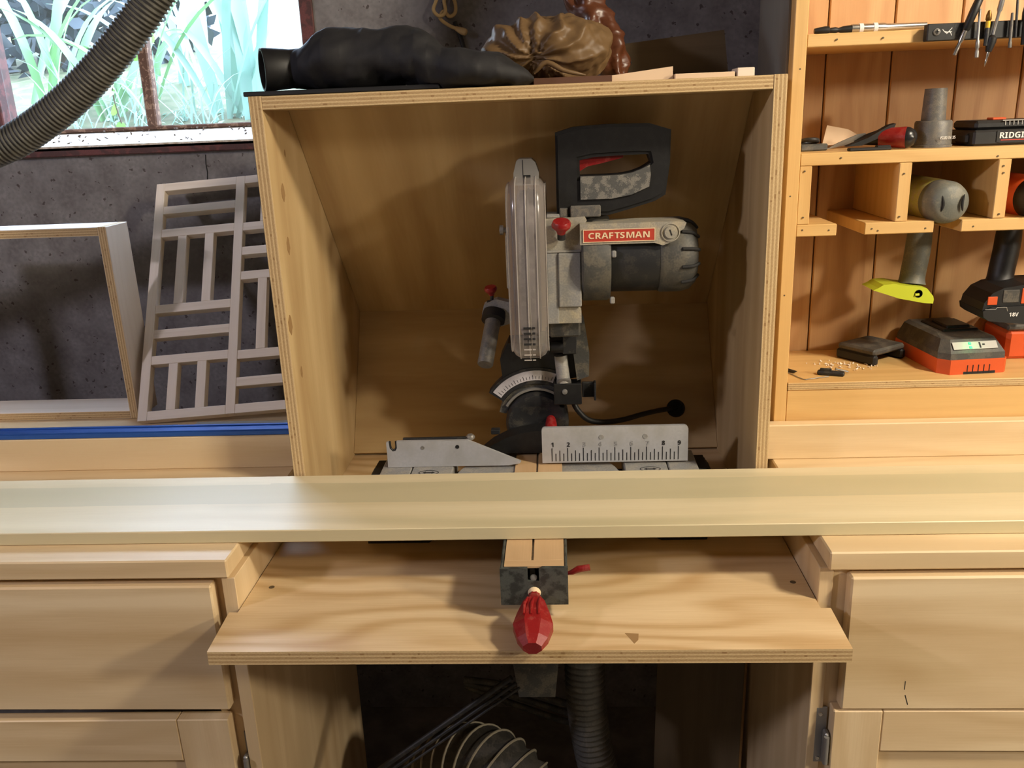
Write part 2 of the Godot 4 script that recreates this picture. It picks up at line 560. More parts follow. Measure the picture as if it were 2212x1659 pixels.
	M.charger = blotch(109, rgb(66, 64, 61), rgb(88, 83, 74), rgb(40, 40, 40), 0.16, 0.6, 0.14, 0.0, 0.55, 0.0, 0.06)
	M.white = mat(rgb(226, 224, 220), 0.5)
	M.yellow = mat(rgb(222, 180, 40), 0.4)
	M.ledpanel = mat(rgb(170, 166, 160), 0.4)
	M.led = mat(rgb(40, 220, 120), 0.4)
	M.led.emission_enabled = true
	M.led.emission = Color(0.05, 0.9, 0.4)
	M.led.emission_energy_multiplier = 3.0
	M.filler = mat(rgb(150, 118, 76), 0.8)
	M.soil = blotch(111, rgb(98, 96, 70), rgb(70, 80, 48), rgb(70, 60, 44), 0.4, 0.5, 0.15, 0.0, 0.95)
	M.leaf = mat(rgb(84, 128, 80), 0.5)
	M.leaf.backlight_enabled = true
	M.leaf.backlight = Color(0.35, 0.5, 0.3)
	M.paleleaf = mat(rgb(122, 156, 142), 0.5)
	M.paleleaf.backlight_enabled = true
	M.paleleaf.backlight = Color(0.5, 0.62, 0.56)
	M.vineleaf = mat(rgb(86, 126, 36), 0.5)
	M.vineleaf.backlight_enabled = true
	M.vineleaf.backlight = Color(0.5, 0.75, 0.3)
	M.shrub = mat(rgb(36, 50, 56), 0.6)
	M.twig = mat(rgb(90, 74, 58), 0.8)
	M.innerguard = blotch(113, rgb(92, 84, 86), rgb(112, 104, 102), rgb(60, 60, 60), 0.12, 0.5, 0.2, 0.0, 0.6, 0.0, 0.08)
	M.sidegrey = wood(115, rgb(116, 108, 96), rgb(98, 90, 80), rgb(108, 100, 88), 0.9, 0.2, 30.0, 0.15, 0.3, 0.7)
	M.wire = mat(rgb(150, 142, 124), 0.7)
	M.enamel = mat(rgb(225, 222, 214), 0.5)

# ---------------------------------------------------------------- scene
func _ready() -> void:
	rng.seed = 4711
	setup_view()
	make_materials()
	build_room()
	build_window()
	build_outside()
	build_benches()
	build_hood()
	build_cabinet()
	build_saw_base()
	build_saw_pivot()
	build_saw_head()
	build_left_things()
	build_hood_top_things()
	build_below_shelf()
	build_cabinet_things()

func setup_view() -> void:
	var cam := Camera3D.new()
	cam.name = "camera"
	add_child(cam)
	cam.position = Vector3(0.03, 0.5422, 1.2365)
	cam.rotation = Vector3(-0.2988, 0.0601, -0.0403)
	cam.fov = rad_to_deg(2.0 * atan(829.5 / 1863.49))
	cam.near = 0.02
	cam.far = 60.0
	cam.current = true
	var env := Environment.new()
	env.background_mode = Environment.BG_SKY
	var sky := Sky.new()
	var sm := ProceduralSkyMaterial.new()
	sm.sky_top_color = Color(0.78, 0.87, 1.0)
	sm.sky_horizon_color = Color(0.93, 0.97, 1.0)
	sm.ground_horizon_color = Color(0.55, 0.58, 0.52)
	sm.ground_bottom_color = Color(0.35, 0.36, 0.32)
	sm.sky_energy_multiplier = 5.2
	sm.ground_energy_multiplier = 1.0
	sky.sky_material = sm
	env.sky = sky
	env.tonemap_mode = Environment.TONE_MAPPER_LINEAR
	env.tonemap_exposure = 0.56
	env.sdfgi_enabled = true
	env.ssao_enabled = true
	env.ssil_enabled = true
	var we := WorldEnvironment.new()
	we.name = "world_environment"
	we.environment = env
	add_child(we)
	# warm bulb high on the right
	bulb_lamp("unseen_lamp", Vector3(1.5, 1.48, 0.9), Color(1.0, 0.945, 0.85), 6.2, 0.11, "warm white bulb under a white enamel shade above the right worktop")
	# added unseen lamp lower at the right wall, brightens the right drawers
	bulb_lamp("unseen_lamp", Vector3(2.35, 1.1, 1.6), Color(1.0, 0.945, 0.85), 5.6, 0.11, "unseen warm bulb added near the right wall to brighten the right drawers")
	# unseen fixture standing in for the cool light from the left
	unseen_cool_lamp(Vector3(-2.3, 1.30, 1.55), Color(0.95, 0.93, 1.0), 3.9)

func bulb_lamp(called: String, p: Vector3, c: Color, e: float, r: float, label: String) -> void:
	var t := thing(called, p, label, "lamp")
	var glow := mat(Color(1, 0.95, 0.85), 0.4)
	glow.emission_enabled = true
	glow.emission = c
	glow.emission_energy_multiplier = 6.0
	lpart(t, "bulb", p + Vector3(0, -r, 0), Vector3.UP, [Vector2(0, 0), Vector2(r * 0.5, r * 0.14), Vector2(r * 0.87, r * 0.5), Vector2(r, r), Vector2(r * 0.87, r * 1.5), Vector2(r * 0.5, r * 1.87), Vector2(0, r * 2)], glow, 24)
	var white := mat(rgb(225, 222, 214), 0.5)
	lpart(t, "lamp_shade", p + Vector3(0, 0.115, 0), Vector3.UP, [Vector2(0.17, 0.0), Vector2(0.12, 0.03), Vector2(0.04, 0.05), Vector2(0.03, 0.05), Vector2(0.11, 0.026), Vector2(0.16, 0.0), Vector2(0.17, 0.0)], white, 32)
	tpart(t, "cable", [p + Vector3(0, 0.16, 0), Vector3(p.x, 1.6795, p.z)], 0.004, mat(rgb(30, 30, 30), 0.6), 8)
	var l := OmniLight3D.new()
	l.name = "bulb_glow"
	t.add_child(l)
	l.light_color = c
	l.light_energy = e
	l.light_size = r
	l.omni_range = 12.0
	l.omni_attenuation = 2.0
	l.shadow_enabled = true

func unseen_cool_lamp(p: Vector3, c: Color, e: float) -> void:
	var t := thing("unseen_cool_light", p, "unseen fixture standing in for a cool light at the left", "lamp")
	var aim := Vector3(-0.3, 0.1, -0.3) - p
	t.look_at_from_position(p, p + aim, Vector3.UP)
	var body := mb()
	body.box(Vector3(0, 0, 0.05), Vector3(0.34, 0.2, 0.05), 0, 0.006)
	part(t, "body", body, mat(rgb(225, 222, 214), 0.5), true)
	var glow := mat(Color(0.95, 0.96, 1.0), 0.4)
	glow.emission_enabled = true
	glow.emission = c
	glow.emission_energy_multiplier = 4.0
	var g := mb()
	g.box(Vector3(0, 0, 0.018), Vector3(0.28, 0.14, 0.012), 0, 0.002)
	part(t, "diffuser", g, glow, true)
	var ch := mb()
	var top := t.global_transform.affine_inverse() * Vector3(p.x, 1.68, p.z)
	ch.tube([Vector3(0, 0.1, 0.05), top], 0.004, 8)
	part(t, "chain", ch, mat(rgb(120, 118, 114), 0.4, 0.8), true)
	var l := AreaLight3D.new()
	l.name = "cool_glow"
	t.add_child(l)
	l.area_size = Vector2(0.28, 0.14)
	l.light_color = c
	l.light_energy = e
	l.area_range = 12.0
	l.shadow_enabled = true

# ---------------------------------------------------------------- room
const WZ := -0.668     # face of the back wall
const WG := -0.80      # plane of the window glass

func build_room() -> void:
	var x0 := -2.7; var x1 := 2.7; var z1 := 3.6; var y0 := -0.93; var y1 := 1.68
	struct(bpart(self, "floor", Vector3(x0 - 0.2, y0 - 0.1, WZ - 0.2), Vector3(x1 + 0.2, y0, z1 + 0.2), M.floor, 0, 0.0))
	struct(bpart(self, "ceiling", Vector3(x0 - 0.2, y1, WZ - 0.2), Vector3(x1 + 0.2, y1 + 0.1, z1 + 0.2), M.plaster, 0, 0.0))
	struct(bpart(self, "wall_left", Vector3(x0 - 0.2, y0, WZ - 0.2), Vector3(x0, y1, z1 + 0.2), M.plaster, 0, 0.0))
	struct(bpart(self, "wall_right", Vector3(x1, y0, WZ - 0.2), Vector3(x1 + 0.2, y1, z1 + 0.2), M.plaster, 0, 0.0))
	struct(bpart(self, "wall_front", Vector3(x0, y0, z1), Vector3(x1, y1, z1 + 0.2), M.plaster, 0, 0.0))
	# back wall of concrete round the window opening
	var m := mb()
	var a := -1.30; var b := -0.464; var lo := 0.512; var hi := 1.12
	bx(m, Vector3(x0, y0, WZ - 0.22), Vector3(x1, lo, WZ), 0, 0.0)
	bx(m, Vector3(x0, hi, WZ - 0.22), Vector3(x1, y1, WZ), 0, 0.0)
	bx(m, Vector3(x0, lo, WZ - 0.22), Vector3(a, hi, WZ), 0, 0.0)
	bx(m, Vector3(b, lo, WZ - 0.22), Vector3(x1, hi, WZ), 0, 0.0)
	var wall := part(self, "wall_back", m, M.concrete)
	struct(wall)
	tpart(wall, "crack", [Vector3(-0.731, 0.492, WZ + 0.0002), Vector3(-0.733, 0.472, WZ + 0.0002), Vector3(-0.732, 0.455, WZ + 0.0002), Vector3(-0.735, 0.436, WZ + 0.0002)], 0.0012, M.holeshade, 5)

func build_window() -> void:
	var w := Node3D.new()
	w.name = "window_1"
	add_child(w)
	w.position = Vector3(-0.88, 0.53, WZ)
	struct(w)
	# sloping sill
	var s := mb()
	s.X = Transform3D(Basis(Vector3(0, 0, 1), Vector3(0, 1, 0), Vector3(-1, 0, 0)), Vector3.ZERO)  # x -> z, z -> -x
	s.prism(pv([WZ + 0.012, 0.512, WZ + 0.012, 0.521, WG - 0.02, 0.552, WG - 0.02, 0.50, WZ - 0.0, 0.50]), 0.464, 1.30)
	part(w, "sill", s, M.sill)
	bpart(w, "sill_trim", Vector3(-1.30, 0.499, WZ), Vector3(-0.462, 0.519, WZ + 0.012), M.redpaint, 0, 0.002)
	bpart(w, "jamb", Vector3(-0.492, 0.535, WZ - 0.14), Vector3(-0.4642, 1.12, WZ + 0.006), M.redpaint, 1, 0.002)
	bpart(w, "jamb", Vector3(-1.30, 0.535, WG - 0.03), Vector3(-1.232, 1.12, WG + 0.03), M.redpaint, 1, 0.002)
	bpart(w, "bottom_rail", Vector3(-1.232, 0.548, WG - 0.015), Vector3(-0.492, 0.557, WG + 0.012), M.oldframe, 0, 0.002)
	bpart(w, "top_rail", Vector3(-1.232, 1.09, WG - 0.015), Vector3(-0.492, 1.12, WG + 0.012), M.oldframe, 0, 0.002)
	var mu := mb()
	mu.X = Transform3D(Basis(Vector3(0, 0, 1), -0.012), Vector3(-0.894, 0.556, WG))
	bx(mu, Vector3(-0.012, 0, -0.014), Vector3(0.012, 0.54, 0.014), 1, 0.003)
	part(w, "mullion", mu, M.oldframe)
	for q in [[-1.232, -0.908], [-0.882, -0.492]]:
		bpart(w, "pane", Vector3(q[0], 0.556, WG - 0.002), Vector3(q[1], 1.092, WG + 0.0015), M.glass, 0, 0.0)
	# leaf crumbs and grit on the sill
	var d := mb()
	for i in 90:
		var x := rng.randf_range(-1.2, -0.5)
		var t := pow(rng.randf(), 2.0)
		var z := lerpf(WG + 0.016, WZ + 0.004, t)
		var y := lerpf(0.552, 0.521, (WG - z) / (WG - WZ)) + 0.0015
		d.X = Transform3D(Basis.from_euler(Vector3(rng.randf(), rng.randf() * 6.0, rng.randf())), Vector3(x, y, z))
		d.box(Vector3.ZERO, Vector3(rng.randf_range(0.002, 0.009), 0.0012, rng.randf_range(0.002, 0.005)), 0, 0.0)
	part(w, "debris", d, M.twig).set_meta("kind", "stuff")

func blade(m: MB, base: Vector3, dir: float, length: float, width: float, lean: float, droop: float, n := 10) -> void:
	var rows := []
	var p := base
	var el := PI / 2 - lean
	var flat_dir := Vector3(cos(dir), 0, sin(dir))
	var side := Vector3(-sin(dir), 0, cos(dir))
	for i in n + 1:
		var t := float(i) / n
		var w := width * (0.55 + 1.2 * t) * (1.0 - t * t * t) + 0.0006
		var fold := Vector3(0, w * 0.25, 0)
		rows.append(PackedVector3Array([p - side * w * 0.5 + fold, p, p + side * w * 0.5 + fold]))
		var d := flat_dir * cos(el) + Vector3.UP * sin(el)
		p += d * length / n
		el -= droop / n * (0.4 + 1.4 * t)
	m.grid(rows, false, false)

func build_outside() -> void:
	var g := mb()
	var rows := []
	var nz := noise(5, 1.6, 3)
	for i in 14:
		var z := WZ - 0.2 - pow(i / 13.0, 1.5) * 5.0
		var row := PackedVector3Array()
		for j in 30:
			var x := -4.5 + j * 0.3
			row.append(Vector3(x, 0.50 + pow(i / 13.0, 1.3) * 1.0 + nz.get_noise_2d(x, z) * 0.06 * minf(1.0, i * 0.4), z))
		rows.append(row)
	g.grid(rows, false, false)
	struct(part(self, "ground", g, M.soil))
	var gl := mb()
	for i in 420:
		var x := rng.randf_range(-1.8, -0.1)
		var z := WZ - 0.26 - rng.randf() * 0.55
		gl.X = Transform3D(Basis.from_euler(Vector3(rng.randf_range(-0.6, 0.6), rng.randf() * 6.0, rng.randf_range(-0.6, 0.6))), Vector3(x, 0.535 + (-z - 0.9) * 0.16 + rng.randf() * 0.02, z))
		var l := rng.randf_range(0.006, 0.016)
		gl.flat([Vector3(-l, 0, 0), Vector3(0, 0.001, l * 0.4), Vector3(l, 0, 0), Vector3(0, 0.001, -l * 0.4)], Vector3.UP, [Vector2(0, 0), Vector2(0, 1), Vector2(1, 1), Vector2(1, 0)])
	var litter := part(self, "leaf_litter", gl, M.paleleaf)
	tag(litter, "pale leaf litter on the ground just outside the window", "leaves")
	litter.set_meta("kind", "stuff")
	# strap-leaved clumps
	var clumps := [
		[Vector3(-1.10, 0.53, -1.12), 11, 0.55, 0.030, 1.5, "leaf", "arching strap-leaved plant with a drooping pale leaf in the left pane"],
		[Vector3(-0.80, 0.53, -1.12), 14, 0.62, 0.034, 0.6, "paleleaf", "tall pale strap-leaved plant seen just right of the window mullion"],
		[Vector3(-0.58, 0.53, -1.24), 16, 0.66, 0.042, 0.5, "paleleaf", "broad pale blue-green clump filling the middle of the right pane"],
		[Vector3(-1.36, 0.53, -1.18), 10, 0.6, 0.028, 1.2, "leaf", "green strap-leaved plant behind the far left edge of the window"],
		[Vector3(-1.02, 0.55, -1.45), 10, 0.75, 0.03, 0.7, "paleleaf", "upright grassy plant farther back behind the left pane"],
	]
	for c in clumps:
		var t := thing("strap_leaf_plant", c[0], c[6], "plant", "plants outside the window")
		for i in c[1]:
			var m := mb()
			blade(m, c[0] + Vector3(rng.randf_range(-0.06, 0.06), 0, rng.randf_range(-0.05, 0.05)), PI + rng.randf() * PI, c[2] * rng.randf_range(0.7, 1.15), c[3] * rng.randf_range(0.7, 1.2), rng.randf_range(0.05, 0.5), c[4] * rng.randf_range(0.4, 1.6))
			part(t, "leaf", m, M[c[5]])
	# the long leaf that bends over in the left pane
	var gt := thing("grass_tuft", Vector3(-0.98, 0.53, -1.0), "tuft of thin light grass blades at the foot of the left pane", "grass", "plants outside the window")
	var gm := mb()
	for i in 70:
		blade(gm, Vector3(rng.randf_range(-1.28, -0.84), 0.53, rng.randf_range(-1.1, -0.97)), PI + rng.randf() * PI, rng.randf_range(0.08, 0.3), 0.005, rng.randf_range(0.1, 0.7), rng.randf_range(0.3, 1.6), 6)
	part(gt, "blades", gm, M.paleleaf).set_meta("kind", "stuff")
	# climbing vine
	var vt := thing("vine", Vector3(-1.0, 0.54, -0.93), "thin twining vine with small bright green leaves crossing the left pane", "vine", "plants outside the window")
	var path := curve([Vector3(-1.03, 0.54, -0.93), Vector3(-1.04, 0.64, -0.92), Vector3(-1.01, 0.70, -0.91), Vector3(-0.95, 0.74, -0.91), Vector3(-0.91, 0.78, -0.91), Vector3(-0.89, 0.86, -0.92)], 30)
	tpart(vt, "stem", path, 0.0016, M.twig, 6)
	for i in range(2, 30, 2):
		var lm := mb()
		lm.X = Transform3D(Basis.from_euler(Vector3(rng.randf_range(0.6, 1.6), rng.randf_range(-0.9, 0.9), rng.randf() * 6.0)), path[i])
		var pts := []
		var uvs := []
		for k in 10:
			var a := TAU * k / 10.0
			pts.append(Vector3(cos(a) * 0.011, 0.002 * cos(2 * a), 0.012 + sin(a) * 0.015)); uvs.append(Vector2(cos(a), sin(a)))
		lm.flat(pts, Vector3.UP, uvs)
		part(vt, "leaf", lm, M.vineleaf)
	var v2 := thing("vine", Vector3(-0.51, 0.6, -0.93), "dark thin vine with round leaves at the right edge of the right pane", "vine", "plants outside the window")
	tpart(v2, "stem", [Vector3(-0.535, 0.57, -0.93), Vector3(-0.53, 0.75, -0.93), Vector3(-0.525, 1.0, -0.93)], 0.0012, M.twig, 6)
	for i in 6:
		var lm := mb()
		lm.X = Transform3D(Basis.from_euler(Vector3(1.1, 0.2 * i, 0)), Vector3(-0.538 + 0.004 * (i % 2), 0.64 + i * 0.032, -0.928))
		var pts := []
		var uvs := []
		for k in 10:
			var a := TAU * k / 10.0
			pts.append(Vector3(cos(a) * 0.011, 0, sin(a) * 0.008)); uvs.append(Vector2(cos(a), sin(a)))
		lm.flat(pts, Vector3.UP, uvs)
		part(v2, "leaf", lm, M.shrub)
	# dark shrub behind the left pane
	var st := thing("shrub", Vector3(-1.75, 0.6, -2.0), "dark bluish shrub in the upper left of the window", "shrub", "plants outside the window")
	var fm := mb()
	for i in 1500:
		var d := Vector3(rng.randfn(), rng.randfn(), rng.randfn()).normalized() * pow(rng.randf(), 0.4)
		fm.X = Transform3D(Basis.from_euler(Vector3(rng.randf() * 6, rng.randf() * 6, rng.randf() * 6)), Vector3(-1.85, 1.0, -2.15) + d * Vector3(0.62, 0.48, 0.4))
		var l := rng.randf_range(0.03, 0.06)
		fm.flat([Vector3(-l, 0, 0), Vector3(0, 0, l * 0.5), Vector3(l, 0, 0), Vector3(0, 0, -l * 0.5)], Vector3.UP, [Vector2(0, 0), Vector2(0, 1), Vector2(1, 1), Vector2(1, 0)])
	part(st, "foliage", fm, M.shrub).set_meta("kind", "stuff")
	tpart(st, "trunk", [Vector3(-1.85, 0.6, -2.15), Vector3(-1.83, 0.9, -2.15)], 0.03, M.twig, 8)

# ---------------------------------------------------------------- benches
func build_benches() -> void:
	# continuous worktops
	tag(bpart(self, "worktop", Vector3(-1.7, -0.027, -0.385), Vector3(-0.417, 0.0, 0.239), M.bench, 0, 0.002), "pale wooden worktop left of the saw, its front edge above a drawer", "worktop")
	tag(bpart(self, "worktop", Vector3(0.366, -0.026, -0.665), Vector3(1.6, 0.0, 0.236), M.bench, 0, 0.002), "pale wooden worktop right of the saw, below the tool cabinet", "worktop")
	# fence rails in line with the saw fence
	tag(bpart(self, "fence_rail", Vector3(-1.7, 0.0, -0.097), Vector3(-0.3955, 0.057, -0.078), M.bench, 0, 0.0015), "wooden fence rail on the left worktop under the blue track", "rail")
	tag(bpart(self, "fence_rail", Vector3(0.3425, 0.0, -0.096), Vector3(1.6, 0.0585, -0.075), M.bench, 0, 0.0015), "wooden fence rail on the right worktop in front of the tool cabinet", "rail")
	base_cabinet(-1.0, "base cabinet with drawer and panelled door left of the saw shelf")
	base_cabinet(1.0, "base cabinet with drawer and panelled door right of the saw shelf")
	# plywood saw shelf with ears in front of the cabinets
	var m := mb()
	m.X = Transform3D(Basis(Vector3(1, 0, 0), Vector3(0, 0, 1), Vector3(0, -1, 0)), Vector3(0, -0.074, 0))
	m.prism(pv([-0.4085, -0.475, 0.3555, -0.475, 0.3555, 0.2455, 0.3685, 0.2455, 0.3675, 0.335, -0.4155, 0.335, -0.4205, 0.2455, -0.4085, 0.2455]), 0.0, 0.0185, 0, 1)
	var t := thing("saw_shelf", Vector3(-0.026, -0.0925, 0.0), "plywood shelf under the mitre saw, jutting out below the long board", "shelf")
	part(t, "panel", m, [M.shelf, M.edge])
	for q in [[-0.3828, 0.1814], [0.3374, 0.1805]]:
		lpart(t, "screw_hole", Vector3(q[0], -0.0741, q[1]), Vector3(0, 1, 0), [Vector2(0.0042, 0), Vector2(0.0038, 0.0005), Vector2(0.0, 0.0004)], M.darkwood, 12)
	var gl := mb()
	gl.X = Transform3D(Basis(Vector3(1, 0, 0), Vector3(0, 0, -1), Vector3(0, 1, 0)), Vector3(0.1092, -0.0741, 0.312))
	gl.prism(pv([-0.008, 0.013, 0.009, 0.011, 0.0075, -0.002, 0.002, -0.010, -0.003, 0.002]), 0.0, 0.0003)
	part(t, "glue_stain", gl, M.filler)
	# the long poplar board
	var pb := mb()
	pb.off = Vector2(0.37, 0.105)
	bx(pb, Vector3(-1.6, 0.0005, 0.004), Vector3(1.5, 0.019, 0.191), 0, 0.001)
	tag(part(self, "poplar_board", pb, M.poplar), "long pale poplar board lying across both benches and the saw table", "board")

func base_cabinet(s: float, label: String) -> void:
	var e := -0.41 if s < 0.0 else 0.357      # bay side of the cabinet
	var f := s * 1.6
	var t := thing("base_cabinet", Vector3(e + s * 0.5, -0.93, -0.2), label, "cabinet", "base cabinets of the saw bench")
	var X := func(d: float) -> float: return e + s * d
	var yb := -0.0275 if s < 0.0 else -0.0265
	bpart(t, "side_panel", Vector3(e, -0.9295, -0.29 if s < 0.0 else -0.38), Vector3(X.call(0.0185), yb, 0.236 if s < 0.0 else 0.226), M.bench, 1, 0.001)
	bpart(t, "stile", Vector3(X.call(0.019), -0.9295, 0.2), Vector3(X.call(0.055), yb, 0.2215), M.bench, 1, 0.001)
	bpart(t, "rail", Vector3(X.call(0.0555), -0.05, 0.2), Vector3(f, yb - 0.001, 0.2215), M.bench, 0, 0.001)
	bpart(t, "bottom_panel", Vector3(X.call(0.0555), -0.86, -0.38), Vector3(f, -0.84, 0.2), M.bench, 0, 0.001)
	var dx: float = X.call(0.031) if s < 0.0 else X.call(0.0355)
	bpart(t, "drawer_front", Vector3(dx, -0.231, 0.2225), Vector3(f, -0.0355 if s < 0.0 else -0.032, 0.2435), M.bench, 0, 0.0025)
	# panelled door: stile, rails, panel
	var x0: float = X.call(0.034) if s < 0.0 else X.call(0.0275)
	var x1: float = X.call(0.108) if s < 0.0 else X.call(0.092)
	var top := -0.2505 if s < 0.0 else -0.2335
	var rl := -0.3205 if s < 0.0 else -0.299
	var x2 := s * 1.1
	var x3 := s * 1.17
	var d := Node3D.new()
	d.name = "door"
	t.add_child(d, true)
	d.position = Vector3((x0 + x3) * 0.5, -0.55, 0.233) - t.position
	bpart(d, "stile", Vector3(x0, -0.88, 0.2225), Vector3(x1, top, 0.2425), M.bench, 1, 0.0015)
	bpart(d, "stile", Vector3(x2, -0.88, 0.2225), Vector3(x3, top, 0.2425), M.bench, 1, 0.0015)
	bpart(d, "rail", Vector3(x1 + s * 0.0004, rl, 0.2225), Vector3(x2 - s * 0.0004, top, 0.242), M.bench, 0, 0.0015)
	bpart(d, "rail", Vector3(x1 + s * 0.0004, -0.88, 0.2225), Vector3(x2 - s * 0.0004, -0.81, 0.242), M.bench, 0, 0.0015)
	bpart(d, "panel", Vector3(x1 + s * 0.0004, -0.8095, 0.2235), Vector3(x2 - s * 0.0004, rl - 0.0006, 0.2335), M.bench, 0, 0.0)
	if s < 0.0: d.rotation.z = 0.010
	# hinge on the bay side of the stile
	var hx := e + s * 0.0095
	var hy := -0.325 if s < 0.0 else -0.285
	bpart(t, "hinge", Vector3(hx, hy - 0.045, 0.2225), Vector3(hx + s * 0.0155, hy + 0.045, 0.2262), M.steel, 1, 0.001)
	bpart(t, "hinge_arm", Vector3(hx + s * 0.010, hy - 0.04, 0.2262), Vector3(hx + s * 0.0165, hy + 0.012, 0.2395), M.steel, 1, 0.002)
	tpart(t, "hinge_barrel", [Vector3(hx + s * 0.012, hy - 0.035, 0.2405), Vector3(hx + s * 0.012, hy + 0.008, 0.2405)], 0.0036, M.steel, 10)
	for yy in [0.034, -0.038]:
		lpart(t, "screw", Vector3(hx + s * 0.006, hy + yy, 0.2262), Vector3(0, 0, 1), [Vector2(0.0032, 0), Vector2(0.0026, 0.0012), Vector2(0, 0.0016)], M.chrome, 12)
	if s > 0.0:
		var pc := mb()
		bx(pc, Vector3(0.4726, -0.199, 0.2434), Vector3(0.4736, -0.186, 0.24365), 1, 0.0)
		pc.X = Transform3D(Basis(Vector3(0, 0, 1), 0.3), Vector3(0.477, -0.215, 0.2435))
		bx(pc, Vector3(-0.0006, -0.008, 0), Vector3(0.0006, 0.008, 0.00015), 1, 0.0)
		part(t, "pencil_mark", pc, M.ink)

# ---------------------------------------------------------------- dust hood
const HL := -0.394
const HR := 0.3406
const HT := 0.5845

func build_hood() -> void:
	var t := thing("dust_hood", Vector3(-0.027, -0.0738, -0.2), "open plywood dust hood standing behind the mitre saw", "hood")
	var th := 0.0185
	bpart(t, "side_panel", Vector3(HL, -0.0738, -0.475), Vector3(HL + th, HT, 0.0), [M.hood, M.edge], 1, 0.0008, 0)
	bpart(t, "side_panel", Vector3(HR - th, -0.0738, -0.475), Vector3(HR, HT, 0.0), [M.hood, M.edge], 1, 0.0008, 0)
	bpart(t, "top_panel", Vector3(HL + th, HT - th, -0.475), Vector3(HR - th, HT - 0.0004, -0.0004), [M.hood, M.edge], 0, 0.0008, 1)
	var xs := [HL + th + 0.0003, HR - th - 0.0003]
	for q in [["upper_back_panel", Vector2(0.566, -0.121), Vector2(0.178, -0.463)], ["lower_back_panel", Vector2(0.1785, -0.463), Vector2(-0.0670, -0.3055)]]:
		var a: Vector2 = q[1]; var b: Vector2 = q[2]
		var d := (b - a).normalized()
		var up := Vector3(0, -d.x, -d.y)
		var nrm := Vector3(1, 0, 0).cross(up)
		var l := (b - a).length()
		var m := mb()
		m.X = Transform3D(Basis(Vector3(1, 0, 0), up, nrm), Vector3((xs[0] + xs[1]) * 0.5, (a.x + b.x) * 0.5, (a.y + b.y) * 0.5))
		m.box(Vector3(0, 0, -0.0045), Vector3(xs[1] - xs[0], l, 0.009), 1 if q[0] == "upper_back_panel" else 0, 0.0005)
		part(t, q[0], m, M.hood)
	# dark ringed disc stands for the shaded cable opening in the lower panel
	var hn := Vector3(0, 0.162, 0.252).normalized()
	var hp := Vector3(0.248, -0.003, -0.347) + hn * 0.0002
	lpart(t, "cable_hole_shade", hp, hn, [Vector2(0.0, 0.0006), Vector2(0.0125, 0.0006), Vector2(0.0125, 0.004), Vector2(0.016, 0.004), Vector2(0.0175, 0.0022), Vector2(0.0175, 0.0)], M.holeshade, 28)
	# oval filler patches on the left side panel
	for q in [[0.45, -0.050, 0.0075, 0.0125], [0.372, -0.046, 0.0065, 0.0125], [0.258, -0.012, 0.0085, 0.0145], [0.176, -0.040, 0.004, 0.0085], [0.505, -0.080, 0.003, 0.005]]:
		var m := mb()
		var o := PackedVector2Array()
		for k in 16: o.append(Vector2(cos(TAU * k / 16) * q[2] * (1.0 + 0.15 * sin(k * 2.3)), sin(TAU * k / 16) * q[3] * (1.0 + 0.12 * sin(k * 1.7))))
		m.X = Transform3D(Basis(Vector3(0, 0, 1), Vector3(0, 1, 0), Vector3(-1, 0, 0)), Vector3(HL + th, q[0], q[1]))
		m.prism(o, -0.0005, 0.0002)
		part(t, "filler_patch", m, M.filler)

# ---------------------------------------------------------------- tool cabinet
const CF := -0.0975   # front of the cabinet
const CB := -0.29     # face of its back boards

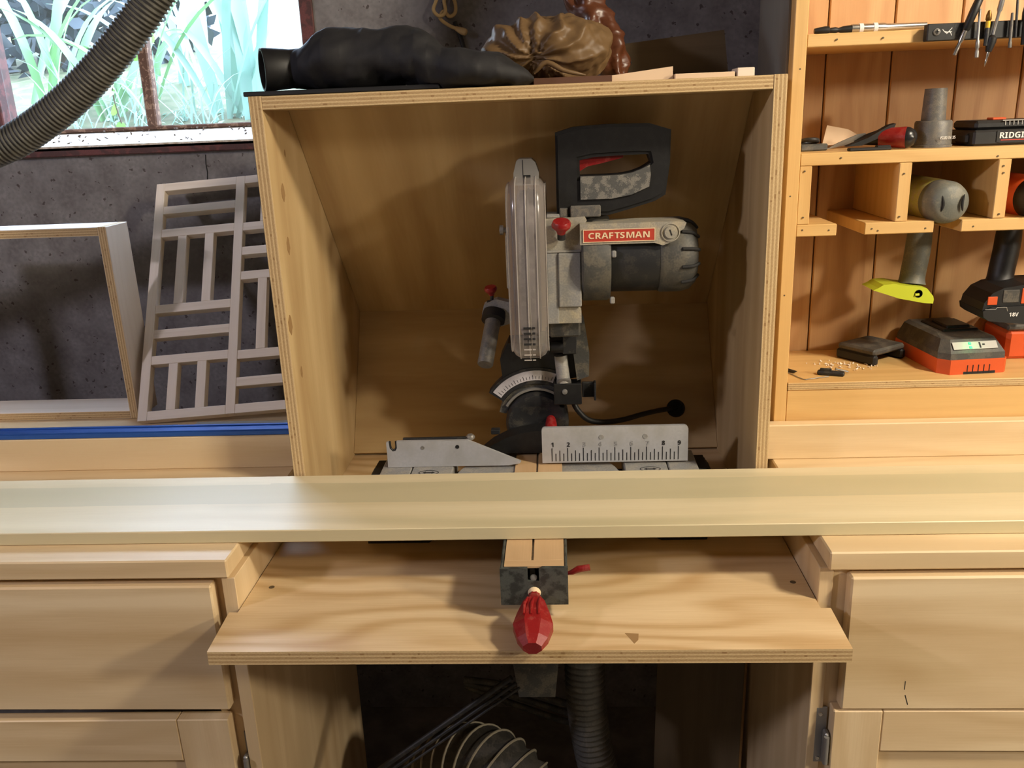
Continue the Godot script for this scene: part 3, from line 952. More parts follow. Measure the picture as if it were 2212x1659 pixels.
func build_cabinet() -> void:
	var t := thing("tool_cabinet", Vector3(0.8, 0.059, -0.2), "open pine tool cabinet with shelves and drill cubbies above right worktop", "cabinet")
	var xr := 1.3
	bpart(t, "side_panel", Vector3(0.3705, 0.0, -0.305), Vector3(0.3895, 1.3, CF), M.pine, 1, 0.001)
	bpart(t, "grey_side_sheet", Vector3(0.3665, 0.0005, -0.305), Vector3(0.3703, 1.3, CF - 0.022), M.sidegrey, 1, 0.0005)  # thin darker grey sheet laid over the side panel
	bpart(t, "side_panel", Vector3(xr, 0.0, -0.305), Vector3(xr + 0.019, 1.3, CF), M.pine, 1, 0.001)
	bpart(t, "top_panel", Vector3(0.39, 1.28, CB), Vector3(xr, 1.3, CF), M.pine, 0, 0.001)
	# back boards, one by one, with open joints
	var xs := [0.39, 0.4735, 0.5785, 0.684, 0.787, 0.892, 0.997, 1.102, 1.207, 1.3]
	for i in xs.size() - 1:
		bpart(t, "back_plank", Vector3(xs[i] + 0.0012, 0.0, CB - 0.012), Vector3(xs[i + 1] - 0.0012, 1.28, CB), M.plank, 1, 0.0016)
	bpart(t, "back_batten", Vector3(0.39, 0.0, CB - 0.016), Vector3(xr, 1.28, CB - 0.0125), M.plank, 0, 0.0)
	# shelves
	bpart(t, "shelf", Vector3(0.39, 0.622, CB), Vector3(xr, 0.6395, CF - 0.002), M.pine, 0, 0.001)
	bpart(t, "shelf", Vector3(0.39, 0.4575, CB), Vector3(xr, 0.4755, CF - 0.001), M.pine, 0, 0.001)
	bpart(t, "plywood_shelf", Vector3(0.39, 0.1095, CB), Vector3(xr, 0.122, CF + 0.001), [M.pine, M.edge], 0, 0.0008, 1)
	bpart(t, "kick_board", Vector3(0.39, 0.0, -0.118), Vector3(xr, 0.109, CF - 0.0005), M.pine, 0, 0.001)
	for x in [0.3897, 0.5345, 0.6765, 0.8185, 0.9605]:
		bpart(t, "cubby_divider", Vector3(x, 0.3715, CB), Vector3(x + 0.0183, 0.4572, CF - 0.0015), M.pine, 1, 0.001)
	for q in [[0.3897, 0.4495], [0.491, 0.5925], [0.6325, 0.734], [0.774, 0.876], [0.916, 1.018]]:
		bpart(t, "cubby_floor", Vector3(q[0], 0.3535, CB), Vector3(q[1], 0.3712, CF - 0.0005), M.pine, 0, 0.001)
	for q in [[0.4485, 0.4675], [0.6735, 0.4619], [0.3968, 0.4500], [0.3985, 0.3822], [0.5417, 0.4415], [0.5405, 0.3788], [0.6835, 0.4477], [0.6847, 0.4378], [0.6855, 0.3780], [0.3985, 0.3634], [0.4378, 0.3621], [0.5014, 0.3622], [0.5105, 0.3591], [0.5803, 0.3604], [0.6499, 0.3609], [0.3775, 0.4143], [0.3770, 0.2639], [0.4309, 0.6309], [0.4952, 0.6304], [0.3816, 0.5935]]:
		lpart(t, "nail", Vector3(q[0], q[1], -0.0999), Vector3(0, 0, 1), [Vector2(0.0013, 0), Vector2(0.0013, 0.0027), Vector2(0, 0.0027)], M.darkwood, 8)

# ---------------------------------------------------------------- mitre saw
var saw: Node3D

func arc_pts(r: float, a0: float, a1: float, n: int, c := Vector2.ZERO) -> PackedVector2Array:
	var o := PackedVector2Array()
	for i in n + 1:
		var a := deg_to_rad(lerpf(a0, a1, float(i) / n))
		o.append(c + Vector2(cos(a), sin(a)) * r)
	return o

func front(z: float) -> Transform3D:
	return Transform3D(Basis(), Vector3(0, 0, z))

func build_saw_base() -> void:
	saw = thing("mitre_saw", Vector3(-0.0125, -0.0738, -0.05), "grey and black compound mitre saw with its head raised inside the plywood hood", "saw")
	# base casting: two wings on feet, joined by the turntable well
	for s in [-1.0, 1.0]:
		var xa := -0.268 if s < 0 else 0.245
		var xb := -0.150 if s < 0 else 0.128
		var gx: float = -0.2175 if s < 0 else 0.197
		for q in [[minf(xa, xb), gx - 0.0009], [gx + 0.0009, maxf(xa, xb)]]:
			bpart(saw, "table_wing", Vector3(q[0], -0.03, -0.125), Vector3(q[1], -0.0005, 0.045), M.casting, 0, 0.0015)
		var em := mb()
		em.X = Transform3D(Basis(Vector3(1, 0, 0), Vector3(0, 0, -1), Vector3(0, 1, 0)), Vector3(-0.188 if s < 0 else 0.168, -0.0005, -0.046))
		var o1 := PackedVector2Array(); var o2 := PackedVector2Array()
		for k in 24:
			o1.append(Vector2(cos(TAU * k / 24) * 0.0165, sin(TAU * k / 24) * 0.0095))
			o2.append(Vector2(cos(TAU * k / 24) * 0.0152, sin(TAU * k / 24) * 0.0082))
		em.ring(o1, o2, 0.0, 0.0003)
		em.prism(pv([-0.010, 0.0, -0.005, 0.004, -0.005, 0.0015, 0.005, 0.0015, 0.005, 0.004, 0.010, 0.0, 0.005, -0.004, 0.005, -0.0015, -0.005, -0.0015, -0.005, -0.004]), 0.0, 0.0003)
		part(saw, "arrow_mark", em, M.ink)
		# feet
		for zz in [-0.13, 0.025]:
			var f := mb()
			var x0 := -0.272 if s < 0 else 0.150
			f.X = Transform3D(Basis(Vector3(1, 0, 0), Vector3(0, 1, 0), Vector3(0, 0, 1)), Vector3(0, 0, 0))
			var pl := pv([-0.272, -0.0737, -0.178, -0.0737, -0.158, -0.058, -0.158, -0.03, -0.268, -0.03, -0.272, -0.05]) if s < 0 else pv([0.243, -0.0737, 0.175, -0.0737, 0.145, -0.058, 0.138, -0.03, 0.243, -0.03, 0.247, -0.05])
			f.prism(pl, zz - 0.02, zz + 0.03)
			part(saw, "foot", f, M.black)
		# dark ribbed end bracket showing beyond the fence
		var r := mb()
		var ex := -0.292 if s < 0 else 0.247
		for k in 4:
			bx(r, Vector3(ex + k * 0.003 * -s, -0.022 + k * 0.0045, -0.115), Vector3(ex + 0.024 + k * 0.003 * -s, -0.019 + k * 0.0045, -0.055), 0, 0.0006)
		bx(r, Vector3(ex + 0.004, -0.0737, -0.11), Vector3(ex + 0.024, -0.022, -0.06), 0, 0.001)
		part(saw, "end_bracket", r, M.black)
	bpart(saw, "gap_backing", Vector3(-0.262, -0.052, -0.122), Vector3(0.24, -0.0305, 0.04), M.black, 0, 0.002)  # black plate added so the gaps beside the turntable look dark
	# turntable: recessed plates either side of the kerf plate
	var tt := mb()
	tt.X = Transform3D(Basis(), Vector3(-0.0115, -0.03, -0.02))
	tt.lathe([Vector2(0.0, 0.0), Vector2(0.134, 0.0), Vector2(0.136, 0.003), Vector2(0.136, 0.022), Vector2(0.133, 0.0262), Vector2(0.0, 0.0262)], 56)
	part(saw, "turntable", tt, M.casting)
	var nm := mb()
	bx(nm, Vector3(-0.053, -0.052, 0.02), Vector3(-0.0495, -0.0004, 0.2655), 2, 0.001)
	bx(nm, Vector3(0.0285, -0.052, 0.02), Vector3(0.032, -0.0004, 0.2655), 2, 0.001)
	# front wall with a square notch
	nm.X = front(0.262)
	nm.prism(pv([-0.0535, -0.0525, 0.0325, -0.0525, 0.0325, -0.0005, 0.0, -0.0005, -0.004, -0.003, -0.004, -0.0185, -0.0185, -0.0185, -0.0185, -0.001, -0.0535, -0.001]), 0.0, 0.0055)
	nm.X = Transform3D()
	bx(nm, Vector3(-0.0495, -0.052, 0.02), Vector3(0.0285, -0.046, 0.262), 2, 0.0)
	bx(nm, Vector3(-0.0495, -0.046, 0.251), Vector3(0.0285, -0.02, 0.262), 0, 0.0)
	part(saw, "turntable_arm", nm, M.nose)
	lpart(saw, "arm_screw", Vector3(-0.011, -0.016, 0.2625), Vector3(0, 0.3, 1), [Vector2(0.0045, 0), Vector2(0.0045, 0.002), Vector2(0.003, 0.0028), Vector2(0, 0.0028)], M.steel, 14)
	# wooden kerf plate with the saw slot cut through it
	var kp := mb()
	bx(kp, Vector3(-0.0485, -0.0042, -0.17), Vector3(-0.0142, -0.0006, 0.2455), 2, 0.0004)
	bx(kp, Vector3(-0.0112, -0.0042, -0.17), Vector3(0.0277, -0.0006, 0.2455), 2, 0.0004)
	bx(kp, Vector3(-0.0485, -0.0042, 0.2455), Vector3(0.0277, -0.0006, 0.2605), 0, 0.0004)
	part(saw, "kerf_plate", kp, M.insert)
	bpart(saw, "slot_bottom", Vector3(-0.016, -0.045, -0.16), Vector3(-0.0095, -0.0045, 0.25), M.casting, 2, 0.0)
	# red table handle, a faceted paddle with finger grooves
	var hm := mb()
	var st := [[0.0, 0.0055, 0.0055], [0.012, 0.0075, 0.007], [0.022, 0.0135, 0.011], [0.045, 0.0205, 0.0150], [0.062, 0.0245, 0.0165], [0.082, 0.0185, 0.0135], [0.094, 0.0110, 0.0095]]
	var hd := Vector3(-0.012, -0.27, 1.0).normalized()
	var hx := Vector3(1, 0, 0)
	var hu := hd.cross(hx).normalized()
	var rows := []
	for q in st:
		var row := PackedVector3Array()
		for k in 8:
			var a := TAU * (k + 0.5) / 8.0
			row.append(Vector3(-0.0105, -0.034, 0.263) + hd * q[0] + hx * cos(a) * q[1] * 1.08 + hu * sin(a) * q[2] * 1.08)
		rows.append(row)
	hm.grid(rows, true, true, true)
	var handle := part(saw, "table_handle", hm, M.red)
	for k in 3:
		var rm := mb()
		var x := -0.0105 + (k - 1) * 0.0075
		rm.tube([Vector3(x, 0, 0) + Vector3(0, -0.034, 0.263) + hd * 0.022 - hu * -0.0095, Vector3(x * 1.2, 0, 0) + Vector3(0, -0.034, 0.263) + hd * 0.036 + hu * 0.0137, Vector3(x * 1.2, 0, 0) + Vector3(0, -0.034, 0.263) + hd * 0.055 + hu * 0.0163], [0.0018, 0.0026, 0.0014], 8)
		part(handle, "grip_rib", rm, M.red)
	lpart(saw, "handle_ferrule", Vector3(-0.0105, -0.0335, 0.262), hd, [Vector2(0.0075, 0), Vector2(0.0085, 0.006), Vector2(0.0062, 0.0105), Vector2(0, 0.0105)], M.cream, 16)
	# small red locking lever on the right of the arm
	var lv := mb()
	lv.tube([Vector3(0.0325, -0.020, 0.246), Vector3(0.038, -0.018, 0.247), Vector3(0.046, -0.013, 0.248), Vector3(0.0605, -0.010, 0.249)], [0.0022, 0.0035, 0.0045, 0.0042], 10)
	part(saw, "lock_lever", lv, M.red)
	# fences
	var fl := mb()
	fl.X = front(-0.076)
	fl.prism(pv([-0.2585, 0.0, -0.2585, 0.0435, -0.2545, 0.045, -0.2535, 0.033, -0.249, 0.0275, -0.244, 0.029, -0.2415, 0.0335, -0.2415, 0.045, -0.125, 0.045, -0.039, 0.006, -0.041, 0.003, -0.06, 0.0]), 0.0, 0.006)
	var fence := part(saw, "left_fence", fl, M.plate)
	var hk := mb()
	hk.tube(curve([Vector3(-0.2535, 0.0445, -0.073), Vector3(-0.2525, 0.033, -0.073), Vector3(-0.248, 0.0285, -0.073), Vector3(-0.243, 0.0325, -0.073), Vector3(-0.2425, 0.0445, -0.073)], 16), 0.0022, 8)
	part(fence, "fence_hook", hk, M.black)
	for q in [[-0.199, 0.0335, "steel"], [-0.142, 0.034, "black"]]:  # the black disc stands for a shaded screw hole
		lpart(fence, "fence_screw_spot", Vector3(q[0], q[1], -0.0702), Vector3(0, 0, 1), [Vector2(0.0034, 0), Vector2(0.003, 0.001), Vector2(0, 0.0006)], M[q[2]], 14)
	bpart(fence, "fence_strip", Vector3(-0.232, 0.0445, -0.083), Vector3(-0.128, 0.0475, -0.077), M.darkmetal, 0, 0.0006)
	lpart(fence, "fence_bolt", Vector3(-0.121, 0.044, -0.082), Vector3(0, 1, 0.1), [Vector2(0.0075, 0), Vector2(0.0075, 0.004), Vector2(0.005, 0.0065), Vector2(0, 0.0065)], M.steel, 6)
	var fr := mb()
	fr.X = front(-0.076)
	var rp := PackedVector2Array([Vector2(-0.004, 0.003)])
	rp.append_array(arc_pts(0.005, 180, 90, 5, Vector2(0.001, 0.059)))
	rp.append_array(arc_pts(0.007, 90, 0, 6, Vector2(0.2235, 0.057)))
	rp.append(Vector2(0.2305, 0.003))
	fr.prism(rp, 0.0, 0.0062)
	var rfence := part(saw, "right_fence", fr, M.plate)
	var tk := mb()
	for k in 33:
		var x := 0.012 + k * 0.00635
		var hgt := 0.0228 if k % 4 == 0 else (0.0185 if k % 2 == 0 else 0.0132)
		bx(tk, Vector3(x - 0.00065, 0.0058, -0.0699), Vector3(x + 0.00065, 0.0058 + hgt, -0.0694), 1, 0.0)
	part(rfence, "scale_marks", tk, M.ink)
	for k in 9:
		var faded: bool = k >= 2 and k <= 6
		lettering(rfence, "scale_numeral", str(k + 1), Vector3(0.0135 + k * 0.0254, 0.0345, -0.0694), 0.0075, M.fadedink if faded else M.ink, Basis(), true)
	for x in [0.092, 0.162]:
		lpart(rfence, "fence_screw_spot", Vector3(x, 0.0465, -0.0698), Vector3(0, 0, 1), [Vector2(0.0042, 0), Vector2(0.0038, 0.001), Vector2(0, 0.0005)], M.casting, 16)

func build_saw_pivot() -> void:
	var c := Vector2(-0.0135, 0.036)
	# pivot post on the back of the turntable
	var pm := mb()
	bx(pm, Vector3(-0.058, -0.02, -0.27), Vector3(0.03, 0.05, -0.185), 1, 0.006)
	part(saw, "pivot_post", pm, M.darkmetal)
	lpart(saw, "pivot_hub", Vector3(c.x, c.y, -0.215), Vector3(0, 0, 1), [Vector2(0, 0), Vector2(0.0545, 0.0), Vector2(0.0545, 0.040), Vector2(0.050, 0.0465), Vector2(0.034, 0.0475), Vector2(0.031, 0.045), Vector2(0.0, 0.045)], M.darkmetal, 44)
	var rg := mb()
	rg.X = front(0)
	var band := arc_pts(0.068, 35, 165, 22, c)
	var inner := arc_pts(0.0555, 165, 35, 22, c)
	band.append_array(inner)
	rg.prism(band, -0.215, -0.183)
	part(saw, "bevel_collar", rg, M.collar)
	var rim := mb()
	var b2 := arc_pts(0.062, 50, 150, 18, c)
	b2.append_array(arc_pts(0.058, 150, 50, 18, c))
	rim.prism(b2, -0.183, -0.176)
	part(saw, "collar_rim", rim, M.steel)
	# bevel scale: a curved plate with marks
	var sc := mb()
	var s1 := arc_pts(0.0985, 64, 146, 22, c)
	s1.append_array(arc_pts(0.070, 146, 64, 22, c))
	sc.prism(s1, -0.20, -0.1762)
	part(saw, "bevel_plate", sc, M.darkmetal)
	var s3 := mb()
	var s2 := arc_pts(0.0935, 68, 143, 22, c)
	s2.append_array(arc_pts(0.0765, 143, 68, 22, c))
	s3.prism(s2, -0.1762, -0.1750)
	var scale := part(saw, "bevel_scale", s3, M.scale)
	var mk := mb()
	for k in 19:
		var a := deg_to_rad(71.0 + k * 3.8)
		mk.X = Transform3D(Basis(Vector3(0, 0, 1), a - PI / 2), Vector3(c.x, c.y, -0.1749))
		bx(mk, Vector3(-0.0003, 0.0785, 0), Vector3(0.0003, 0.0838 if k % 3 else 0.0858, 0.0003), 1, 0.0)
	part(scale, "scale_marks", mk, M.ink)
	# red bevel lock handle
	var rh := mb()
	rh.tube([Vector3(0.010, 0.043, -0.176), Vector3(0.0105, 0.042, -0.155), Vector3(0.011, 0.037, -0.132), Vector3(0.011, 0.034, -0.124)], [0.0075, 0.0095, 0.0105, 0.008], 14)
	part(saw, "bevel_lock", rh, M.red)
	# black dust deflector low on the left of the hub
	var df := mb()
	df.prism(pv([-0.108, 0.004, -0.088, 0.020, -0.066, 0.031, -0.042, 0.039, -0.018, 0.0425, -0.004, 0.043, -0.004, 0.004]), -0.15, -0.112)
	part(saw, "dust_deflector", df, M.black)
	bpart(saw, "deflector_tab", Vector3(-0.093, 0.024, -0.165), Vector3(-0.078, 0.032, -0.15), M.darkmetal, 0, 0.001)
	# trunk that carries the head
	var tr := mb()
	tr.prism(pv([-0.070, 0.105, -0.074, 0.150, -0.060, 0.178, 0.010, 0.178, 0.060, 0.165, 0.074, 0.15, 0.072, 0.118, 0.020, 0.108, -0.03, 0.118]), -0.235, -0.178)
	part(saw, "trunk", tr, M.black)
	# bracket plates right of the trunk
	var br := mb()
	bx(br, Vector3(0.0165, 0.075, -0.18), Vector3(0.0635, 0.112, -0.150), 0, 0.0015)
	part(saw, "stop_bracket", br, M.black)
	lpart(saw, "bracket_screw", Vector3(0.035, 0.0985, -0.150), Vector3(0, 0, 1), [Vector2(0.0048, 0), Vector2(0.0042, 0.0022), Vector2(0, 0.003)], M.steel, 16)
	bpart(saw, "stop_tab", Vector3(0.0645, 0.081, -0.176), Vector3(0.0865, 0.108, -0.172), M.darkmetal, 0, 0.0008)
	bpart(saw, "stop_tab", Vector3(0.0845, 0.079, -0.176), Vector3(0.0880, 0.110, -0.158), M.darkmetal, 1, 0.0008)
	tpart(saw, "return_spring", [Vector3(0.030, 0.158, -0.165), Vector3(0.034, 0.112, -0.160)], 0.0115, M.casting, 16)
	lpart(saw, "spring_cap", Vector3(0.034, 0.113, -0.158), Vector3(0.05, -0.6, 1), [Vector2(0, -0.004), Vector2(0.0125, -0.004), Vector2(0.0125, 0.004), Vector2(0.006, 0.006), Vector2(0, 0.0045)], M.steel, 18)
	# swing arm and its link plates
	var ar := mb()
	ar.prism(pv([0.056, 0.118, 0.076, 0.125, 0.077, 0.165, 0.070, 0.215, 0.062, 0.232, 0.052, 0.228, 0.050, 0.17]), -0.20, -0.150)
	part(saw, "swing_arm", ar, M.collar)
	bpart(saw, "link_plate", Vector3(0.006, 0.17, -0.165), Vector3(0.0105, 0.208, -0.13), M.black, 1, 0.0008)
	bpart(saw, "link_block", Vector3(0.033, 0.168, -0.17), Vector3(0.056, 0.198, -0.135), M.darkmetal, 1, 0.0012)
	bpart(saw, "link_plate", Vector3(0.0335, 0.1985, -0.165), Vector3(0.0555, 0.203, -0.137), M.steel, 0, 0.0008)
	bpart(saw, "link_plate", Vector3(0.017, 0.208, -0.16), Vector3(0.0305, 0.214, -0.136), M.steel, 0, 0.0008)
	tpart(saw, "pivot_pin", [Vector3(-0.01, 0.188, -0.168), Vector3(0.068, 0.186, -0.168)], 0.0125, M.darkmetal, 18)
	tpart(saw, "pivot_bolt", [Vector3(0.014, 0.1785, -0.142), Vector3(0.034, 0.1785, -0.142)], 0.009, M.black, 16)
	# hold-down tube with its clamp on the left
	var d := Vector3(-0.10, -0.52, 0.55).normalized()
	var p := Vector3(-0.081, 0.224, -0.165)
	lpart(saw, "clamp_ring", p, d, [Vector2(0.0128, -0.012), Vector2(0.0195, -0.012), Vector2(0.0195, 0.004), Vector2(0.0128, 0.006)], M.black, 28)
	lpart(saw, "hold_down_tube", p, d, [Vector2(0, -0.012), Vector2(0.0128, -0.012), Vector2(0.0128, 0.088), Vector2(0.0118, 0.0895), Vector2(0, 0.0895)], M.greyplastic, 28)
	var cl := mb()
	cl.prism(pv([-0.100, 0.232, -0.096, 0.247, -0.086, 0.252, -0.074, 0.256, -0.052, 0.25, -0.052, 0.215, -0.068, 0.21, -0.09, 0.222]), -0.192, -0.168)
	part(saw, "clamp_body", cl, M.casting)
	lpart(saw, "clamp_stud", Vector3(-0.083, 0.246, -0.178), Vector3(0, 1, 0), [Vector2(0.0085, 0), Vector2(0.0085, 0.006), Vector2(0.003, 0.007), Vector2(0.003, 0.02), Vector2(0, 0.02)], M.darkmetal, 14)
	red_knob(Vector3(-0.083, 0.262, -0.178), Vector3(-0.1, 1, 0.25), 0.011)
	# power cord to the opening in the hood
	tpart(saw, "power_cord", curve([Vector3(0.047, 0.078, -0.178), Vector3(0.056, 0.058, -0.175), Vector3(0.075, 0.037, -0.18), Vector3(0.105, 0.025, -0.2), Vector3(0.14, 0.0185, -0.23), Vector3(0.175, 0.015, -0.265), Vector3(0.210, 0.008, -0.305), Vector3(0.236, 0.001, -0.335), Vector3(0.252, -0.003, -0.353)], 48), 0.0048, M.cord, 12)

func red_knob(p: Vector3, d: Vector3, r: float) -> void:
	var k := lpart(saw, "clamp_knob", p, d, [Vector2(0, -0.001), Vector2(r * 0.42, 0), Vector2(r * 0.5, r * 0.3), Vector2(r * 0.95, r * 0.75), Vector2(r, r * 1.05), Vector2(r * 0.85, r * 1.35), Vector2(0, r * 1.4)], M.red, 10)

func build_saw_head() -> void:
	var g := Vector3(-0.0195, 0.305, -0.10)
	# blade and metal upper housing inside the clear guard
	var ax := Vector3(1, 0, 0)
	g = Vector3(-0.0190, 0.312, -0.165)
	lpart(saw, "blade", g + Vector3(0.0035, 0, 0), ax, [Vector2(0, -0.0012), Vector2(0.122, -0.0012), Vector2(0.122, 0.0012), Vector2(0, 0.0012)], M.steel, 60)
	lpart(saw, "blade_housing", g + Vector3(-0.0145, 0.002, -0.004), ax, [Vector2(0, 0), Vector2(0.113, 0), Vector2(0.118, 0.004), Vector2(0.118, 0.027), Vector2(0.113, 0.031), Vector2(0, 0.031)], M.innerguard, 52)
	# clear guard: straight front, rounded corners, chamfered edges
	var gc := Vector3(-0.0170, 0.3185, -0.115)
	part(saw, "blade_guard", guard_shell(gc, [[-0.0285, 0.026], [-0.0285, 0.012], [-0.0225, 0.004], [-0.0145, 0.0], [0.0145, 0.0], [0.0225, 0.004], [0.0285, 0.012], [0.0285, 0.026]]), M.guard)
	for x in [-0.0150, 0.0, 0.0150]:
		part(saw, "guard_rib", guard_shell(gc, [[x - 0.0008, -0.0001], [x - 0.0008, -0.0014], [x + 0.0008, -0.0014], [x + 0.0008, -0.0001]]), M.guardrib)
	for x in [-0.0285, 0.0285]:
		part(saw, "guard_rib", guard_shell(gc, [[x - 0.0009, 0.0160], [x - 0.0009, 0.0095], [x + 0.0009, 0.0095], [x + 0.0009, 0.0160]]), M.guardrib)
	# bars low on the front of the guard; dark ones imitate shade in vent slots
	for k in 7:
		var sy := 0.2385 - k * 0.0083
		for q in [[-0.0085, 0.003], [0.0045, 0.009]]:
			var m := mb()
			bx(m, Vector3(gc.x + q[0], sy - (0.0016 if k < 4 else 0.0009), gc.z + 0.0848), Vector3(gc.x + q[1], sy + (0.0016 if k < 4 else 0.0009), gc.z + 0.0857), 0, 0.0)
			part(saw, "painted_slot", m, M.holeshade if k < 4 else M.guardrib)
	# bright metal nose on top of the housing
	var nm := mb()
	nm.prism(pv([-0.035, 0.445, -0.035, 0.463, -0.030, 0.481, -0.026, 0.4835, -0.008, 0.4835, -0.002, 0.478, 0.003, 0.463, 0.003, 0.445]), -0.13, -0.088)
	var nose := part(saw, "housing_nose", nm, M.steel)
	bpart(nose, "nose_window", Vector3(-0.0205, 0.447, -0.0883), Vector3(-0.0095, 0.460, -0.0872), M.black, 0, 0.0)
	bpart(nose, "nose_seam", Vector3(-0.0208, 0.46, -0.0883), Vector3(-0.0200, 0.482, -0.0874), M.ink, 1, 0.0)
	lpart(saw, "guard_bolt", Vector3(-0.0505, 0.3775, -0.105), Vector3(-1, 0, 0), [Vector2(0.004, -0.004), Vector2(0.004, 0.004), Vector2(0.0075, 0.004), Vector2(0.0075, 0.0095), Vector2(0, 0.0105)], M.steel, 6)
	bpart(saw, "guard_link", Vector3(-0.0525, 0.285, -0.125), Vector3(-0.0475, 0.375, -0.105), M.housing, 1, 0.0015)
	# gear housing beside the guard
	var gh := mb()
	gh.prism(pv([0.0115, 0.396, 0.070, 0.398, 0.073, 0.392, 0.0645, 0.38, 0.0645, 0.285, 0.0585, 0.285, 0.0585, 0.26, 0.063, 0.255, 0.063, 0.236, 0.0115, 0.236]), -0.155, -0.068)
	part(saw, "gear_housing", gh, M.housing)
	var g2 := mb()
	bx(g2, Vector3(0.0118, 0.236, -0.068), Vector3(0.0285, 0.345, -0.0655), 1, 0.001)
	bx(g2, Vector3(0.0285, 0.262, -0.068), Vector3(0.0635, 0.345, -0.062), 1, 0.003)
	bx(g2, Vector3(0.0118, 0.3455, -0.068), Vector3(0.064, 0.349, -0.064), 0, 0.001)
	part(saw, "housing_cover", g2, M.casting)
	bpart(saw, "housing_skirt", Vector3(0.0118, 0.208, -0.15), Vector3(0.0615, 0.2355, -0.09), M.collar, 0, 0.003)
	red_knob(Vector3(0.0345, 0.376, -0.052), Vector3(0.02, 1, 0.35), 0.0148)
	lpart(saw, "knob_stud", Vector3(0.0345, 0.367, -0.058), Vector3(0.02, 1, 0.35), [Vector2(0.0062, 0), Vector2(0.0062, 0.012), Vector2(0, 0.012)], M.darkmetal, 12)
	# motor: collar, barrel, spine, end cap
	var mc := Vector3(0.064, 0.331, -0.112)
	var cp := [Vector2(0, 0), Vector2(0.062, 0.0), Vector2(0.066, 0.003), Vector2(0.066, 0.040), Vector2(0.063, 0.044), Vector2(0, 0.044)]
	lpart(saw, "motor_collar", mc + Vector3(0.0, -0.002, 0), ax, cp, M.collar, 40)
	lpart(saw, "motor_barrel", mc, ax, [Vector2(0.053, 0.040), Vector2(0.055, 0.044), Vector2(0.055, 0.134), Vector2(0.0, 0.134)], M.motor, 44)
	lpart(saw, "motor_cap", mc, ax, [Vector2(0.0555, 0.118), Vector2(0.0575, 0.122), Vector2(0.0575, 0.152), Vector2(0.054, 0.166), Vector2(0.044, 0.1755), Vector2(0.02, 0.178), Vector2(0, 0.178)], M.collar, 44)
	for k in 5:  # dark bars on the cap, shade of the vents put into colour
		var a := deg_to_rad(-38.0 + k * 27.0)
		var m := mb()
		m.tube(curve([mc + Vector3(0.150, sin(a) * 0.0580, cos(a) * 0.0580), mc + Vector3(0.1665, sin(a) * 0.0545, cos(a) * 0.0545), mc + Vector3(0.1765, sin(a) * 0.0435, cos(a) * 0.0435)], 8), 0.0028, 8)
		part(saw, "vent_shade", m, M.holeshade)
	var sp := mb()
	sp.prism(pv([0.062, 0.358, 0.172, 0.358, 0.184, 0.354, 0.196, 0.358, 0.20, 0.368, 0.215, 0.378, 0.218, 0.386, 0.205, 0.3885, 0.062, 0.3885]), -0.11, -0.0515)
	part(saw, "motor_spine", sp, M.housing)
	var lb := bpart(saw, "name_plate", Vector3(0.0665, 0.3615, -0.0516), Vector3(0.1725, 0.3805, -0.0504), M.redlabel, 0, 0.0004)
	var fm := mb()
	fm.ring(pv([0.0665, 0.3615, 0.1725, 0.3615, 0.1725, 0.3805, 0.0665, 0.3805]), pv([0.0676, 0.3626, 0.1714, 0.3626, 0.1714, 0.3794, 0.0676, 0.3794]), -0.0505, -0.0499)
	part(lb, "plate_border", fm, M.cream)
	lettering(lb, "plate_lettering", "CRAFTSMAN", Vector3(0.1195, 0.3710, -0.0501), 0.0088, M.cream, Basis.from_scale(Vector3(1.28, 1.0, 1.0)), true)
	lpart(saw, "brush_cap", Vector3(0.195, 0.373, -0.0517), Vector3(0, 0, 1), [Vector2(0.0138, 0), Vector2(0.0138, 0.002), Vector2(0.0122, 0.0022), Vector2(0.0118, 0.001), Vector2(0.0095, 0.001), Vector2(0.0088, 0.0042), Vector2(0, 0.0045)], M.housing, 28)
	var sl := mb()
	sl.X = Transform3D(Basis(Vector3(0, 0, 1), 0.35), Vector3(0.195, 0.373, -0.0471))
	sl.box(Vector3.ZERO, Vector3(0.0016, 0.009, 0.0006), 1, 0.0)
	part(saw, "brush_slot", sl, M.holeshade)
	for q in [[0.1085, 0.338], [0.106, 0.268]]:
		bpart(saw, "collar_lug", Vector3(q[0], q[1], -0.058), Vector3(q[0] + 0.007, q[1] + 0.010, -0.050), M.casting, 0, 0.0015)
	# D handle: ring of black plastic with a dusty lower grip and a red trigger
	var hz := -0.10
	var outer := pv([0.0285, 0.519, 0.056, 0.5265, 0.108, 0.5285, 0.166, 0.5275, 0.1975, 0.5175, 0.1965, 0.470, 0.1905, 0.425, 0.176, 0.4165, 0.140, 0.406, 0.106, 0.3975, 0.062, 0.399, 0.0285, 0.4025])
	var hole := pv([0.0640, 0.4790, 0.085, 0.4825, 0.115, 0.4835, 0.150, 0.4840, 0.1645, 0.4840, 0.1690, 0.472, 0.155, 0.464, 0.140, 0.459, 0.122, 0.4565, 0.100, 0.456, 0.082, 0.456, 0.0640, 0.456])
	var hm := mb()
	hm.ring(outer, hole, hz - 0.02, hz + 0.018)
	var hd := part(saw, "handle", hm, M.black)
	# bevelled front face of the ring
	var o2 := PackedVector2Array()
	var i2 := PackedVector2Array()
	for k in outer.size():
		o2.append(outer[k].lerp(hole[k], 0.10))
		i2.append(hole[k].lerp(outer[k], 0.12))
	var fb := mb()
	fb.ring(o2, i2, hz + 0.018, hz + 0.021)
	part(hd, "handle_face", fb, M.black)
	var gr := mb()
